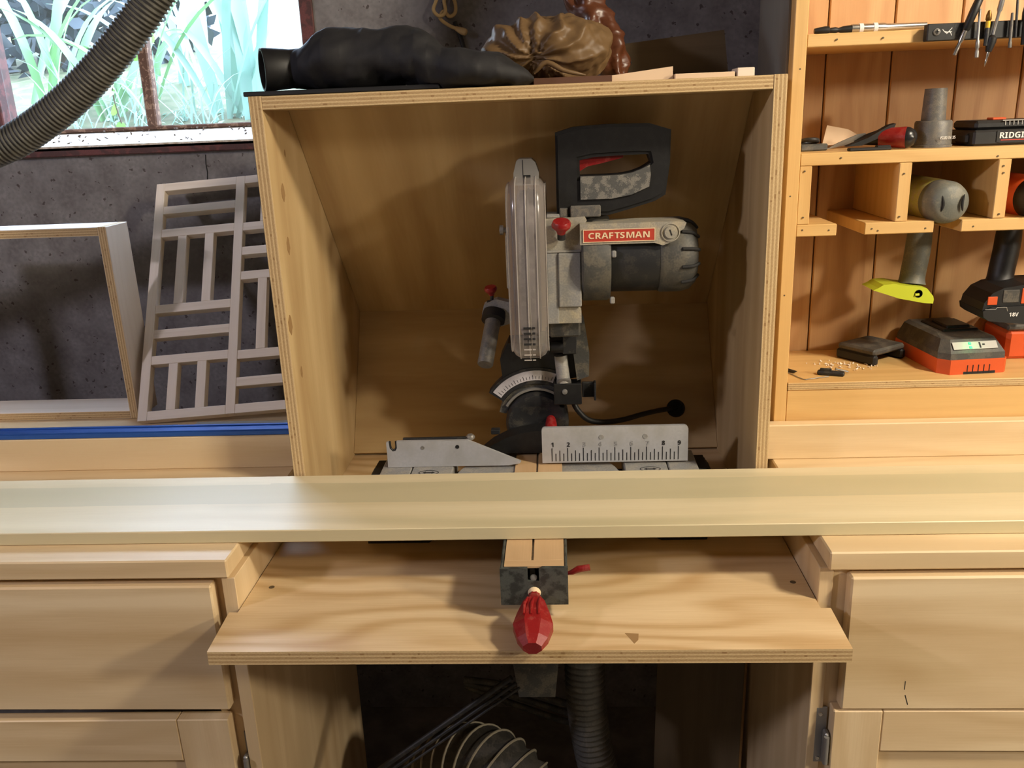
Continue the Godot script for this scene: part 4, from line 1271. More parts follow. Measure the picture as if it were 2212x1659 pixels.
	gr.prism(pv([0.0645, 0.4555, 0.100, 0.4555, 0.124, 0.456, 0.141, 0.4585, 0.157, 0.4645, 0.1665, 0.469, 0.168, 0.455, 0.166, 0.438, 0.14, 0.427, 0.11, 0.422, 0.0645, 0.422]), hz + 0.0, hz + 0.0245)
	part(hd, "lower_grip", gr, M.grip)
	var tg := mb()
	tg.prism(pv([0.063, 0.483, 0.129, 0.4845, 0.129, 0.480, 0.100, 0.4735, 0.076, 0.469, 0.063, 0.462]), hz - 0.008, hz + 0.008)
	part(hd, "trigger", tg, M.red)
	bpart(saw, "handle_bracket", Vector3(0.0485, 0.3965, -0.115), Vector3(0.094, 0.4135, -0.0705), M.greyplastic, 0, 0.0015)
	bpart(saw, "handle_bracket", Vector3(0.0325, 0.3965, -0.115), Vector3(0.0455, 0.4105, -0.075), M.greyplastic, 0, 0.0015)
	bpart(saw, "bracket_foot", Vector3(0.013, 0.3965, -0.115), Vector3(0.0325, 0.402, -0.075), M.casting, 0, 0.001)

# closed band that follows a rounded oblong outline in the y-z plane; stations of [x, inset]
func guard_shell(c: Vector3, st: Array) -> MB:
	var rows := []
	for q in st:
		var row := PackedVector3Array()
		for j in 72:
			var a := TAU * j / 72.0
			var e := 0.42
			var y: float = signf(sin(a)) * pow(absf(sin(a)), e) * (0.1385 - q[1])
			var z: float = signf(cos(a)) * pow(absf(cos(a)), e) * (0.0848 - q[1])
			row.append(c + Vector3(q[0], y, z))
		rows.append(row)
	var m := mb()
	m.grid(rows, true, false)
	return m

# ---------------------------------------------------------------- left bench and hanging hose
func build_left_things() -> void:
	# blue aluminium track on the rail
	var bt := thing("clamp_track", Vector3(-1.0, 0.057, -0.092), "blue anodised aluminium track lying on top of the left fence rail", "track")
	bpart(bt, "track_body", Vector3(-1.7, 0.0572, -0.112), Vector3(-0.3965, 0.0655, -0.0805), M.blue, 0, 0.0008)
	bpart(bt, "track_lip", Vector3(-1.7, 0.0655, -0.0885), Vector3(-0.3965, 0.0672, -0.0815), M.blue, 0, 0.0004)
	bpart(bt, "track_lip", Vector3(-1.7, 0.0655, -0.1115), Vector3(-0.3965, 0.0675, -0.1055), M.blue, 0, 0.0004)
	# open wooden box frame on edge
	var fx := -0.811; var fz0 := -0.43; var fz1 := -0.345; var h := 0.378; var fl := -1.32; var th := 0.0165
	var fr := thing("plywood_box", Vector3(-1.07, 0.0, -0.42), "pale open plywood box standing on its side on the left worktop below the window", "box")
	bpart(fr, "side_panel", Vector3(fx - th, 0.0005, fz0), Vector3(fx, h, fz1), [M.strip, M.edge], 1, 0.0008, 0)
	bpart(fr, "side_panel", Vector3(fl, 0.0005, fz0), Vector3(fl + th, h, fz1), [M.strip, M.edge], 1, 0.0008, 0)
	bpart(fr, "top_panel", Vector3(fl + th, h - th, fz0), Vector3(fx - th, h - 0.0003, fz1 - 0.0003), [M.strip, M.edge], 0, 0.0008, 1)
	bpart(fr, "bottom_panel", Vector3(fl + th, 0.0005, fz0), Vector3(fx - th, th, fz1 - 0.0003), [M.strip, M.edge], 0, 0.0008, 1)
	# basket-weave lattice leaning on the wall
	var lt := thing("lattice_panel", Vector3(-0.7888, 0.0112, -0.2940), "pale basket-weave lattice panel leaning against the wall beside the hood", "lattice")
	lt.transform = Transform3D(Basis.from_euler(Vector3(-0.6357, -0.0105, 0.0695)), lt.position)
	var b := 0.0191
	var H := 0.5407
	var k_ := 0.98
	var bars := []   # [u0, v0, u1, v1]
	for u in [0.0, 0.1766, 0.3532]: bars.append([u, 0.0 if u == 0.0 else 0.0, u + b, H, 1, "stile"])
	for c in 2:
		var u0 := 0.0191 if c == 0 else 0.1957
		var u1 := 0.1766 if c == 0 else 0.3532
		var hs := [0.0, 0.1176, 0.1748, 0.2306, 0.4080, 0.4638, 0.5216] if c == 0 else [0.0, 0.0562, 0.1142, 0.2908, 0.3484, 0.4064, 0.5216]
		for v in hs: bars.append([u0, v, u1, v + b, 0, "rail" if v == 0.0 or v > 0.52 else "slat"])
		var spans := [[0.0191, 0.1176], [0.2497, 0.4080]] if c == 0 else [[0.1333, 0.2908], [0.4255, 0.5216]]
		for sp in spans:
			for k in 2:
				var u: float = u0 + 0.0366 + k * 0.0586
				bars.append([u, sp[0], u + b, sp[1], 1, "slat"])
	for q in bars:
		var m := mb()
		bx(m, Vector3(q[0] * k_ + 0.0001, q[1] * k_ + 0.0001, -0.0182), Vector3(q[2] * k_ - 0.0001, q[3] * k_ - 0.0001, -0.0006 if q[5] == "slat" else 0.0), q[4], 0.0006)
		part(lt, q[5], m, M.strip, true)
	# grey corrugated hose in front of the window
	var hs := hose(self, "vacuum_hose", [Vector3(-0.42, 1.40, -0.28), Vector3(-0.50, 0.95, -0.27), Vector3(-0.56, 0.825, -0.26), Vector3(-0.616, 0.747, -0.25), Vector3(-0.703, 0.663, -0.25), Vector3(-0.787, 0.597, -0.25), Vector3(-0.870, 0.548, -0.25), Vector3(-0.925, 0.526, -0.25), Vector3(-1.02, 0.50, -0.25), Vector3(-1.3, 0.44, -0.22), Vector3(-1.6, 0.36, -0.2)], 0.0295, 135.0, 0.0042, M.hosegrey)
	tag(hs, "thick grey corrugated vacuum hose hanging across the window", "hose")
	# clutter behind the track
	tag(tpart(self, "dark_rod", [Vector3(-0.98, 0.0098, -0.235), Vector3(-0.69, 0.0098, -0.25)], 0.009, M.darkmetal, 10), "dark round rod lying behind the blue track", "rod")
	tag(bpart(self, "wood_offcut", Vector3(-0.66, 0.0005, -0.272), Vector3(-0.43, 0.016, -0.205), M.darkwood, 0, 0.001), "dark flat wood offcut under the lattice by the hood", "offcut")

# ---------------------------------------------------------------- on top of the hood
func build_hood_top_things() -> void:
	var y0 := HT + 0.0002
	tag(bpart(self, "rubber_mat", Vector3(-0.402, y0, -0.20), Vector3(-0.128, y0 + 0.0062, -0.006), M.rubber, 0, 0.001), "thin black mat under the black dust bag on the hood", "mat")
	# black dust bag with its round port
	var bag := thing("dust_bag", Vector3(-0.2, y0, -0.08), "black fabric dust bag with a round port lying on the hood", "bag")
	var pm := mb()
	pm.X = along(Vector3(-0.381, 0.6205, -0.036), Vector3(1, 0.02, -0.5))
	pm.lathe([Vector2(0.024, 0.05), Vector2(0.0245, 0.004), Vector2(0.0255, 0.0), Vector2(0.0285, 0.0), Vector2(0.0295, 0.003), Vector2(0.0275, 0.03), Vector2(0.0265, 0.04), Vector2(0.0275, 0.06), Vector2(0.0, 0.061)], 36)
	var port := part(bag, "port", pm, M.black)
	lpart(port, "clip", Vector3(-0.268, 0.632, -0.004), Vector3(0, 0, 1), [Vector2(0.0035, 0), Vector2(0.0035, 0.0012), Vector2(0, 0.0014)], M.steel, 8)
	var st := [  # x, top, bottom, middle z, half depth
		[-0.352, 0.646, 0.597, -0.06, 0.026], [-0.340, 0.644, 0.594, -0.06, 0.030], [-0.325, 0.651, 0.592, -0.062, 0.044], [-0.306, 0.662, 0.5915, -0.064, 0.058], [-0.288, 0.6715, 0.5912, -0.066, 0.064],
		[-0.262, 0.675, 0.5912, -0.068, 0.067], [-0.235, 0.671, 0.5912, -0.07, 0.066], [-0.205, 0.666, 0.5912, -0.07, 0.066], [-0.18, 0.667, 0.5912, -0.068, 0.066], [-0.160, 0.6685, 0.5912, -0.062, 0.066],
		[-0.142, 0.660, 0.584, -0.056, 0.066], [-0.122, 0.6435, 0.576, -0.050, 0.064], [-0.098, 0.636, 0.577, -0.046, 0.062], [-0.072, 0.6305, 0.582, -0.044, 0.056], [-0.046, 0.6245, 0.586, -0.042, 0.048],
		[-0.022, 0.616, 0.586, -0.04, 0.036], [-0.006, 0.607, 0.587, -0.04, 0.024], [0.001, 0.599, 0.589, -0.04, 0.012]]
	var nz := noise(33, 22.0, 2)
	var rows := []
	for i in 70:
		var t := i / 69.0 * (st.size() - 1)
		var k := mini(int(t), st.size() - 2)
		var f := t - k
		f = f * f * (3 - 2 * f)
		var q := []
		for c in 5: q.append(lerpf(st[k][c], st[k + 1][c], f))
		var row := PackedVector3Array()
		for j in 40:
			var a := TAU * j / 40.0
			var yy: float = (q[1] + q[2]) * 0.5 + sin(a) * (q[1] - q[2]) * 0.5
			var zz: float = q[3] + signf(cos(a)) * pow(absf(cos(a)), 0.75) * q[4]
			var p := Vector3(q[0], yy, zz)
			var wob := nz.get_noise_3dv(p) * 0.006 * minf(1.0, minf(i, 69 - i) / 10.0)
			# creases that run slantwise over the bag
			wob += 0.0035 * sin((q[0] * 60.0 + yy * 40.0 + zz * 25.0)) * smoothstep(0.15, 0.4, i / 69.0)
			p += Vector3(0, sin(a), cos(a)) * wob
			var low := y0 + 0.0066 if q[0] < -0.126 else y0 + 0.0004
			if p.z < 0.004 and p.y < low: p.y = low
			row.append(p)
		rows.append(row)
	var bm := mb()
	bm.grid(rows)
	part(bag, "fabric", bm, M.blackfab)
	# brown plastic bag
	var bb := thing("plastic_bag", Vector3(0.02, y0, -0.17), "crumpled brown translucent plastic bag behind the black dust bag", "bag")
	part(bb, "film", crumple(Vector3(0.02, y0 + 0.052, -0.17), Vector3(0.098, 0.053, 0.07), 91, Vector3(0.0, 0.62, -0.1), 0.010), M.brownbag)
	tpart(bb, "gathered_fold", curve([Vector3(0.0, 0.603, -0.098), Vector3(0.018, 0.617, -0.094), Vector3(0.044, 0.605, -0.093), Vector3(0.075, 0.598, -0.10)], 12), [0.002, 0.003, 0.004, 0.004, 0.004, 0.004, 0.004, 0.0035, 0.003, 0.003, 0.002, 0.001], M.brownbag, 8)
	var ab := thing("plastic_bag", Vector3(0.1, y0, -0.2), "orange-brown shiny plastic bag leaning right of the brown one", "bag")
	var am := mb()
	var an := noise(17, 30.0, 3)
	var arows := []
	for i in 40:
		var t := i / 39.0
		var c := Vector3(0.132, y0 + 0.002, -0.245).lerp(Vector3(0.048, 0.755, -0.265), t) + Vector3(0.012 * sin(t * 3.0), 0, 0)
		var r := 0.030 * sin(PI * clampf(0.12 + t * 0.80, 0, 1)) + 0.004
		var row := PackedVector3Array()
		for j in 26:
			var a := TAU * j / 26.0
			var p := c + Vector3(cos(a) * 0.86, cos(a) * 0.35, sin(a)) * r
			p += Vector3(cos(a), 0.2, sin(a)) * (an.get_noise_3dv(p) * 0.012 + 0.004 * sin(a * 5.0 + t * 9.0))
			p.y = maxf(p.y, y0 + 0.0003)
			row.append(p)
		arows.append(row)
	am.grid(arows)
	part(ab, "film", am, M.amberbag)
	# flat things and boards
	tag(bpart(self, "thin_panel", Vector3(0.0, y0, -0.16), Vector3(0.110, y0 + 0.0095, -0.045), M.brownpanel, 0, 0.0008), "thin dark brown panel flat on the hood under the plastic bag", "panel")
	var pw := mb()
	pw.prism(pv([0.085, y0, 0.1975, y0, 0.1975, 0.6035, 0.085, 0.592]), -0.075, -0.072)
	tag(part(self, "pale_sheet", pw, M.paper), "pale pinkish sheet of card standing on the hood edge", "sheet")
	tag(bpart(self, "pale_strip", Vector3(0.199, y0, -0.13), Vector3(0.282, y0 + 0.008, -0.06), M.paper, 0, 0.0006), "flat pale strip on the hood right of the card", "strip")
	tag(bpart(self, "small_block", Vector3(0.285, y0, -0.10), Vector3(0.309, y0 + 0.0125, -0.058), M.strip, 0, 0.001), "small pale wood block at the right end of the hood top", "block")
	# dark wooden box with a round hole
	var wb := thing("wooden_box", Vector3(0.22, y0, -0.35), "dark wooden box with a round hole on the hood by the tool cabinet", "box")
	var wm := mb()
	var pl := pv([0.128, y0, 0.194, y0])
	pl.append_array(arc_pts(0.0215, 168, 12, 14, Vector2(0.216, y0 + 0.003)))
	pl.append_array(pv([0.238, y0, 0.3195, y0, 0.309, 0.667, 0.128, 0.6505]))
	wm.prism(pl, -0.312, -0.30)
	part(wb, "front_panel", wm, M.darkwood)
	bpart(wb, "side_panel", Vector3(0.128, y0, -0.44), Vector3(0.138, 0.648, -0.3125), M.darkwood, 2, 0.001)
	bpart(wb, "side_panel", Vector3(0.302, y0, -0.44), Vector3(0.312, 0.664, -0.3125), M.darkwood, 2, 0.001)
	bpart(wb, "back_panel", Vector3(0.1385, y0, -0.44), Vector3(0.3015, 0.65, -0.43), M.darkwood, 0, 0.001)
	lpart(wb, "peg", Vector3(0.155, 0.622, -0.30), Vector3(0, 0, 1), [Vector2(0.0035, 0), Vector2(0.0035, 0.006), Vector2(0, 0.007)], M.black, 10)
	# knotted cord on a hook in the wall
	var kt := thing("knotted_cord", Vector3(-0.19, 0.78, WZ), "tan cord tied in a loose knot hanging on the concrete wall", "cord")
	var kz := WZ + 0.016
	tpart(kt, "loop", curve([Vector3(-0.195, 0.86, kz), Vector3(-0.197, 0.80, kz), Vector3(-0.206, 0.775, kz), Vector3(-0.212, 0.757, kz + 0.005), Vector3(-0.200, 0.745, kz + 0.008), Vector3(-0.188, 0.753, kz + 0.004), Vector3(-0.190, 0.775, kz - 0.002), Vector3(-0.180, 0.785, kz + 0.004), Vector3(-0.168, 0.772, kz + 0.006), Vector3(-0.168, 0.752, kz + 0.002), Vector3(-0.180, 0.744, kz + 0.002), Vector3(-0.192, 0.755, kz - 0.002), Vector3(-0.200, 0.742, kz + 0.002), Vector3(-0.184, 0.728, kz + 0.006), Vector3(-0.166, 0.720, kz + 0.004), Vector3(-0.150, 0.716, kz)], 110), 0.0036, M.rope, 9)
	tpart(kt, "frayed_end", curve([Vector3(-0.170, 0.722, kz + 0.003), Vector3(-0.158, 0.716, kz + 0.004), Vector3(-0.146, 0.712, kz + 0.002)], 10), [0.004, 0.0045, 0.005, 0.006, 0.0066, 0.007, 0.0072, 0.007, 0.006, 0.003], M.rope, 8)
	tag(tpart(self, "iron_bar", [Vector3(-0.172, 0.735, WZ + 0.006), Vector3(-0.160, 0.70, WZ + 0.007), Vector3(-0.146, 0.64, WZ + 0.008)], 0.0045, M.darkmetal, 8), "thin dark iron bar on the wall below the knotted cord", "bar")

func crumple(c: Vector3, r: Vector3, seed_: int, knot: Vector3, amp: float) -> MB:
	var n := noise(seed_, 16.0, 3)
	var rows := []
	for i in 64:
		var th := PI * (i + 0.5) / 64.0
		var row := PackedVector3Array()
		for j in 110:
			var ph := TAU * j / 110.0
			var d := Vector3(sin(th) * cos(ph), cos(th), sin(th) * sin(ph))
			var p := c + d * r
			var k := p - knot
			var near := clampf(1.0 - k.length() / 0.115, 0.0, 1.0)
			var fold := (0.5 - absf(sin(atan2(k.y, k.x) * 6.5 + n.get_noise_3dv(p * 0.6) * 2.0))) * 0.019 * sqrt(near) * (1.0 - near * 0.7)
			p += d * (n.get_noise_3dv(p) * amp + absf(n.get_noise_3dv(p * 1.7)) * amp * 0.4 + fold - near * near * 0.02)
			p.y = maxf(p.y, HT + 0.0003)
			row.append(p)
		rows.append(row)
	var m := mb()
	m.grid(rows)
	return m

# ---------------------------------------------------------------- under the saw shelf
func build_below_shelf() -> void:
	var ch := thing("dust_chute", Vector3(-0.02, -0.4, 0.0), "grey plastic dust chute hanging under the saw shelf", "chute")
	var rows := []
	for q in [[-0.0935, 0.044, 0.05], [-0.25, 0.042, 0.045], [-0.36, 0.031, 0.03], [-0.372, 0.03, 0.029]]:
		rows.append(PackedVector3Array([Vector3(-0.022 - q[1], q[0], -q[2]), Vector3(-0.022 + q[1], q[0], -q[2]), Vector3(-0.022 + q[1], q[0], q[2]), Vector3(-0.022 - q[1], q[0], q[2])]))
	var m := mb()
	m.grid(rows, true, true, true)
	part(ch, "hopper", m, M.collar)
	tag(hose(self, "flexible_hose", [Vector3(0.085, -0.10, -0.02), Vector3(0.062, -0.24, -0.01), Vector3(0.058, -0.36, 0.0), Vector3(0.066, -0.47, 0.0), Vector3(0.088, -0.60, 0.01), Vector3(0.10, -0.75, 0.02), Vector3(0.10, -0.90, 0.02)], 0.034, 95.0, 0.004, M.duct), "grey ribbed flexible hose dropping down below the saw shelf", "hose")
	var path := curve([Vector3(-0.24, -0.92, -0.10), Vector3(-0.235, -0.72, -0.08), Vector3(-0.185, -0.59, -0.04), Vector3(-0.11, -0.545, 0.01), Vector3(-0.045, -0.59, 0.06), Vector3(-0.005, -0.70, 0.13), Vector3(0.005, -0.92, 0.15)], 61)
	var du := thing("flexible_duct", Vector3(-0.16, -0.93, 0.0), "thick ribbed grey duct bent in an arch below the shelf", "duct")
	var rr := []
	for i in 61: rr.append(0.078 if i % 2 == 0 else 0.070)
	tpart(du, "skin", path, rr, M.duct, 36)
	for i in range(10, 50, 2):
		var dd: Vector3 = (path[i + 1] - path[i - 1]).normalized()
		var rm := mb()
		rm.X = along(path[i], dd)
		rm.lathe([Vector2(0.0765, -0.0022), Vector2(0.0795, -0.001), Vector2(0.0795, 0.001), Vector2(0.0765, 0.0022)], 40)
		part(du, "wire_ring", rm, M.wire)
	var bar := thing("steel_track", Vector3(-0.2, -0.5, 0.11), "long dark metal track leaning diagonally below the saw shelf", "track")
	var bm := mb()
	var p0 := Vector3(-0.0566, -0.2726, 0.11); var p1 := Vector3(-0.2748, -0.4408, 0.115)
	var d := (p1 - p0).normalized()
	var e := p0 + d * 0.44
	for q in [[0.0, 0.0045], [0.011, 0.003], [0.020, 0.0022]]:
		bm.tube([p0 + Vector3(q[0] * 0.6, -q[0] * 0.9, 0.004), e + Vector3(q[0] * 0.6, -q[0] * 0.9, 0.004)], q[1], 8)
	part(bar, "track_edges", bm, M.darkmetal)
	for k in 3:
		tag(tpart(self, "grey_slat", curve([Vector3(-0.16, -0.432 - k * 0.014, -0.10 - k * 0.01), Vector3(-0.08, -0.445 - k * 0.018, -0.10), Vector3(0.03, -0.485 - k * 0.02, -0.10)], 10), 0.006, M.collar, 8), ["topmost of three thin grey rods behind the arched duct", "middle one of three thin grey rods behind the arched duct", "lowest of three thin grey rods behind the arched duct"][k], "rod", "grey rods under the shelf")
	var pm := mb()
	pm.X = Transform3D(Basis.from_euler(Vector3(-0.05, -0.5, 0.0)), Vector3(0.27, -0.9295, -0.12))
	bx(pm, Vector3(-0.09, 0.008, -0.009), Vector3(0.075, 0.62, 0.009), 1, 0.001, 2)
	tag(part(self, "leaning_board", pm, [M.darkwood, M.edge]), "brown board leaning inside the dark bay on the right", "board")

# ---------------------------------------------------------------- things in the tool cabinet
func build_cabinet_things() -> void:
	var ys := 0.6396
	# extension bit lying on the top shelf
	var bit := thing("bit_holder", Vector3(0.48, ys, -0.12), "long chrome and black bit holder with white bands on the top shelf", "bit holder")
	var by := ys + 0.0062
	lpart(bit, "chuck", Vector3(0.404, by - 0.001, -0.118), Vector3(1, 0, 0), [Vector2(0, 0), Vector2(0.0035, 0), Vector2(0.006, 0.014), Vector2(0.006, 0.02), Vector2(0.0035, 0.022), Vector2(0.0042, 0.03), Vector2(0.003, 0.034), Vector2(0.005, 0.04), Vector2(0.006, 0.052), Vector2(0, 0.052)], M.black, 18)
	lpart(bit, "sleeve", Vector3(0.456, by, -0.118), Vector3(1, 0, 0), [Vector2(0, 0), Vector2(0.0062, 0.0), Vector2(0.0062, 0.046), Vector2(0.005, 0.05), Vector2(0.0045, 0.105), Vector2(0, 0.105)], M.chrome, 20)
	for x in [0.4665, 0.4865]:
		lpart(bit, "band", Vector3(x, by, -0.118), Vector3(1, 0, 0), [Vector2(0.006, 0), Vector2(0.0068, 0), Vector2(0.0068, 0.0055), Vector2(0.006, 0.0055)], M.white, 20)
	# magnetic bar screwed to the shelf edge
	var mg := thing("magnetic_bar", Vector3(0.7, 0.622, -0.092), "dark magnetic tool bar screwed to the front of the top shelf", "tool bar")
	bpart(mg, "bar", Vector3(0.5505, 0.6225, CF - 0.0015), Vector3(0.93, 0.645, -0.0855), M.darkmetal, 0, 0.001)
	bpart(mg, "end_cap", Vector3(0.5508, 0.6228, -0.0854), Vector3(0.586, 0.6447, -0.0835), M.black, 0, 0.001)
	lpart(mg, "screw", Vector3(0.5625, 0.634, -0.0835), Vector3(0, 0, 1), [Vector2(0.0052, 0), Vector2(0.0046, 0.0014), Vector2(0, 0.0018)], M.chrome, 18)
	var xm := mb()
	bx(xm, Vector3(0.5596, 0.6333, -0.0820), Vector3(0.5654, 0.6347, -0.0814), 0, 0.0)
	bx(xm, Vector3(0.5618, 0.6311, -0.0820), Vector3(0.5632, 0.6369, -0.0814), 0, 0.0)
	part(mg, "screw_slot", xm, M.holeshade)
	var lg := mb()
	for k in 3:
		lg.tube(curve([Vector3(0.570 + k * 0.003, 0.637 - k * 0.003, -0.0835), Vector3(0.576 + k * 0.002, 0.632 + k * 0.001, -0.0835), Vector3(0.583, 0.6385 - k * 0.005, -0.0835)], 8), 0.0006, 6)
	part(mg, "logo", lg, M.white)
	# bits that hang on the bar
	var zb := -0.0800
	var p0 := Vector3(0.6195, 0.688, zb); var p1 := Vector3(0.588, 0.602, zb)
	var d := (p1 - p0).normalized()
	var hb := "bits held on the magnetic bar"
	var t1 := thing("screwdriver_bit", p1, "thick black bit holder slanting across the magnetic bar", "bit", hb)
	lpart(t1, "sleeve", p0, d, [Vector2(0, 0), Vector2(0.003, 0), Vector2(0.0035, 0.012), Vector2(0.0052, 0.014), Vector2(0.0058, 0.03), Vector2(0.0052, 0.056), Vector2(0.0036, 0.058)], M.black, 16)
	lpart(t1, "shank", p0 + d * 0.057, d, [Vector2(0.0036, 0), Vector2(0.0034, 0.014), Vector2(0.0022, 0.018), Vector2(0.003, 0.024), Vector2(0.0026, 0.034), Vector2(0, 0.0345)], M.chrome, 12)
	var t2 := thing("drill_bit", Vector3(0.619, 0.597, zb), "thin straight steel bit beside the slanting black holder", "bit", hb)
	lpart(t2, "shank", Vector3(0.6165, 0.661, zb), Vector3(0.0025, -0.064, 0), [Vector2(0, 0), Vector2(0.0018, 0), Vector2(0.0018, 0.04), Vector2(0.0028, 0.042), Vector2(0.0028, 0.05), Vector2(0.0018, 0.052), Vector2(0.0028, 0.056), Vector2(0.0028, 0.063), Vector2(0, 0.064)], M.steel, 10)
	var t3 := thing("drill_bit", Vector3(0.629, 0.613, zb), "short brass-tipped bit with a yellow band on the bar", "bit", hb)
	lpart(t3, "shank", Vector3(0.6295, 0.613, zb), Vector3(0, 1, 0), [Vector2(0, 0), Vector2(0.003, 0), Vector2(0.0032, 0.022), Vector2(0.0026, 0.024)], M.darkmetal, 12)
	lpart(t3, "band", Vector3(0.6295, 0.636, zb), Vector3(0, 1, 0), [Vector2(0.0024, 0), Vector2(0.0029, 0), Vector2(0.0029, 0.009), Vector2(0.0024, 0.009)], M.yellow, 12)
	lpart(t3, "tip", Vector3(0.6295, 0.645, zb), Vector3(0, 1, 0), [Vector2(0.0028, 0), Vector2(0.0040, 0.002), Vector2(0.0036, 0.008), Vector2(0.0015, 0.0135), Vector2(0, 0.014)], mat(rgb(120, 88, 40), 0.4, 0.7), 12)
	var c0 := Vector3(0.647, 0.684, zb); var c1 := Vector3(0.631, 0.585, zb)
	var cd := (c1 - c0).normalized()
	var t4 := thing("countersink_bit", c1, "slanting countersink bit with a dark cone and a twisted tip", "bit", hb)
	lpart(t4, "shank", c0, cd, [Vector2(0, 0), Vector2(0.0035, 0), Vector2(0.0035, 0.026), Vector2(0.0022, 0.029), Vector2(0.0020, 0.06)], M.steel, 12)
	lpart(t4, "cone", c0 + cd * 0.058, cd, [Vector2(0.0022, 0), Vector2(0.0065, 0.004), Vector2(0.0065, 0.01), Vector2(0.004, 0.022), Vector2(0, 0.024)], M.black, 14)
	lpart(t4, "tip", c0 + cd * 0.08, cd, [Vector2(0.0022, 0), Vector2(0.0022, 0.006), Vector2(0.0014, 0.008), Vector2(0.0018, 0.012), Vector2(0.0008, 0.018), Vector2(0, 0.02)], M.chrome, 10)
	var t5 := thing("drill_bit", Vector3(0.663, 0.609, zb), "short grey hex bit hanging below the bar, second from the right", "bit", hb)
	lpart(t5, "shank", Vector3(0.6625, 0.609, zb), Vector3(-0.002, 0.045, 0), [Vector2(0, 0), Vector2(0.0026, 0), Vector2(0.0026, 0.007), Vector2(0.002, 0.008), Vector2(0.0024, 0.03), Vector2(0.0018, 0.045), Vector2(0, 0.0455)], M.greyplastic, 6)
	var t6 := thing("drill_bit", Vector3(0.668, 0.62, zb), "thin dark drill bit standing up against the bar", "bit", hb)
	lpart(t6, "shank", Vector3(0.6685, 0.622, zb), Vector3(-0.003, 0.05, 0), [Vector2(0, 0), Vector2(0.0017, 0), Vector2(0.0017, 0.05), Vector2(0, 0.054)], M.darkmetal, 10)
	var t7 := thing("screwdriver_bit", Vector3(0.68, 0.61, zb), "black bit holder at the right edge of the picture on the bar", "bit", hb)
	lpart(t7, "sleeve", Vector3(0.6795, 0.612, zb + 0.002), Vector3(-0.002, 0.05, 0), [Vector2(0, 0), Vector2(0.0035, 0), Vector2(0.0035, 0.03), Vector2(0.0048, 0.032), Vector2(0.0048, 0.042), Vector2(0.003, 0.05), Vector2(0, 0.052)], M.black, 14)

	# middle shelf
	var ym := 0.4757
	var r1 := thing("steel_ring", Vector3(0.420, ym, -0.15), "dark steel ring clip lying at the left end of the middle shelf", "ring")
	var rm := mb()
	var rp := []
	for k in 25: rp.append(Vector3(0.421 + cos(TAU * k / 24.0) * 0.0125, ym + 0.0145 + sin(TAU * k / 24.0) * 0.003, -0.17 + sin(TAU * k / 24.0) * 0.012))
	rm.tube(rp, 0.0032, 8)
	part(r1, "ring", rm, M.darkmetal)
	var r2 := mb()
	r2.X = Transform3D(Basis.from_euler(Vector3(0, 0.25, 0)), Vector3(0.424, ym + 0.0052, -0.168))
	r2.box(Vector3.ZERO, Vector3(0.046, 0.0104, 0.02), 0, 0.002)
	part(r1, "clip_base", r2, M.collar)
	var pk := mb()
	pk.X = Transform3D(Basis.from_euler(Vector3(-0.25, 0.1, -0.10)), Vector3(0.475, ym + 0.0055, -0.215))
	pk.prism(pv([-0.022, -0.002, 0.04, 0.004, 0.036, 0.018, 0.018, 0.026, -0.016, 0.030]), 0.0, 0.0008)
	tag(part(self, "paper_packet", pk, M.paper), "small pale paper packet leaning behind the putty knife", "packet")
	var kn := thing("putty_knife", Vector3(0.52, ym, -0.16), "putty knife with a red and black handle lying on middle shelf", "knife")
	var k0 := Vector3(0.444, ym + 0.004, -0.165)
	var kb := mb()
	kb.X = Transform3D(Basis.from_euler(Vector3(0.25, 0.05, 0.17)), k0)
	kb.prism(pv([0.0, -0.003, 0.030, -0.002, 0.058, 0.004, 0.062, 0.010, 0.05, 0.011, 0.02, 0.004]), -0.0005, 0.0008)
	part(kn, "blade", kb, M.steel)
	var kh := mb()
	kh.tube([Vector3(0.488, ym + 0.010, -0.165), Vector3(0.503, ym + 0.014, -0.160), Vector3(0.522, ym + 0.017, -0.154), Vector3(0.536, ym + 0.017, -0.148)], [0.003, 0.008, 0.012, 0.0135], 16)
	part(kn, "grip", kh, M.black)
	var km := mb()
	km.tube([Vector3(0.520, ym + 0.0165, -0.150), Vector3(0.534, ym + 0.0162, -0.142), Vector3(0.553, ym + 0.0162, -0.131)], [0.0125, 0.0148, 0.0158], 22)
	part(kn, "red_collar", km, M.red)
	lpart(kn, "end_cap", Vector3(0.553, ym + 0.0162, -0.131), Vector3(0.45, 0, 0.9), [Vector2(0.0152, -0.004), Vector2(0.0152, 0.002), Vector2(0.0125, 0.0085), Vector2(0.007, 0.0125), Vector2(0, 0.014)], mat(rgb(30, 31, 33), 0.25), 26)
	var kc := mb()
	kc.X = Transform3D(Basis.from_euler(Vector3(0.1, 0.1, 0.12)), Vector3(0.47, ym + 0.0065, -0.14))
	kc.prism(pv([-0.004, 0.0, 0.02, -0.002, 0.066, 0.010, 0.072, 0.022, 0.062, 0.021, 0.03, 0.008]), -0.006, 0.004)
	part(kn, "sheath", kc, M.black)
	var fl := mb()
	fl.X = Transform3D(Basis.from_euler(Vector3(0, 0.05, 0)), Vector3(0.495, ym + 0.0022, -0.118))
	fl.box(Vector3.ZERO, Vector3(0.062, 0.0044, 0.012), 0, 0.001)
	fl.box(Vector3(0.02, 0.003, 0), Vector3(0.02, 0.003, 0.01), 0, 0.001)
	tag(part(self, "flat_tool", fl, M.black), "flat black tool on the middle shelf in front of the putty knife", "tool")
	# grey vacuum adaptor
	var ad := thing("vacuum_adaptor", Vector3(0.600, ym, -0.155), "grey stepped vacuum hose adaptor standing on the middle shelf", "adaptor")
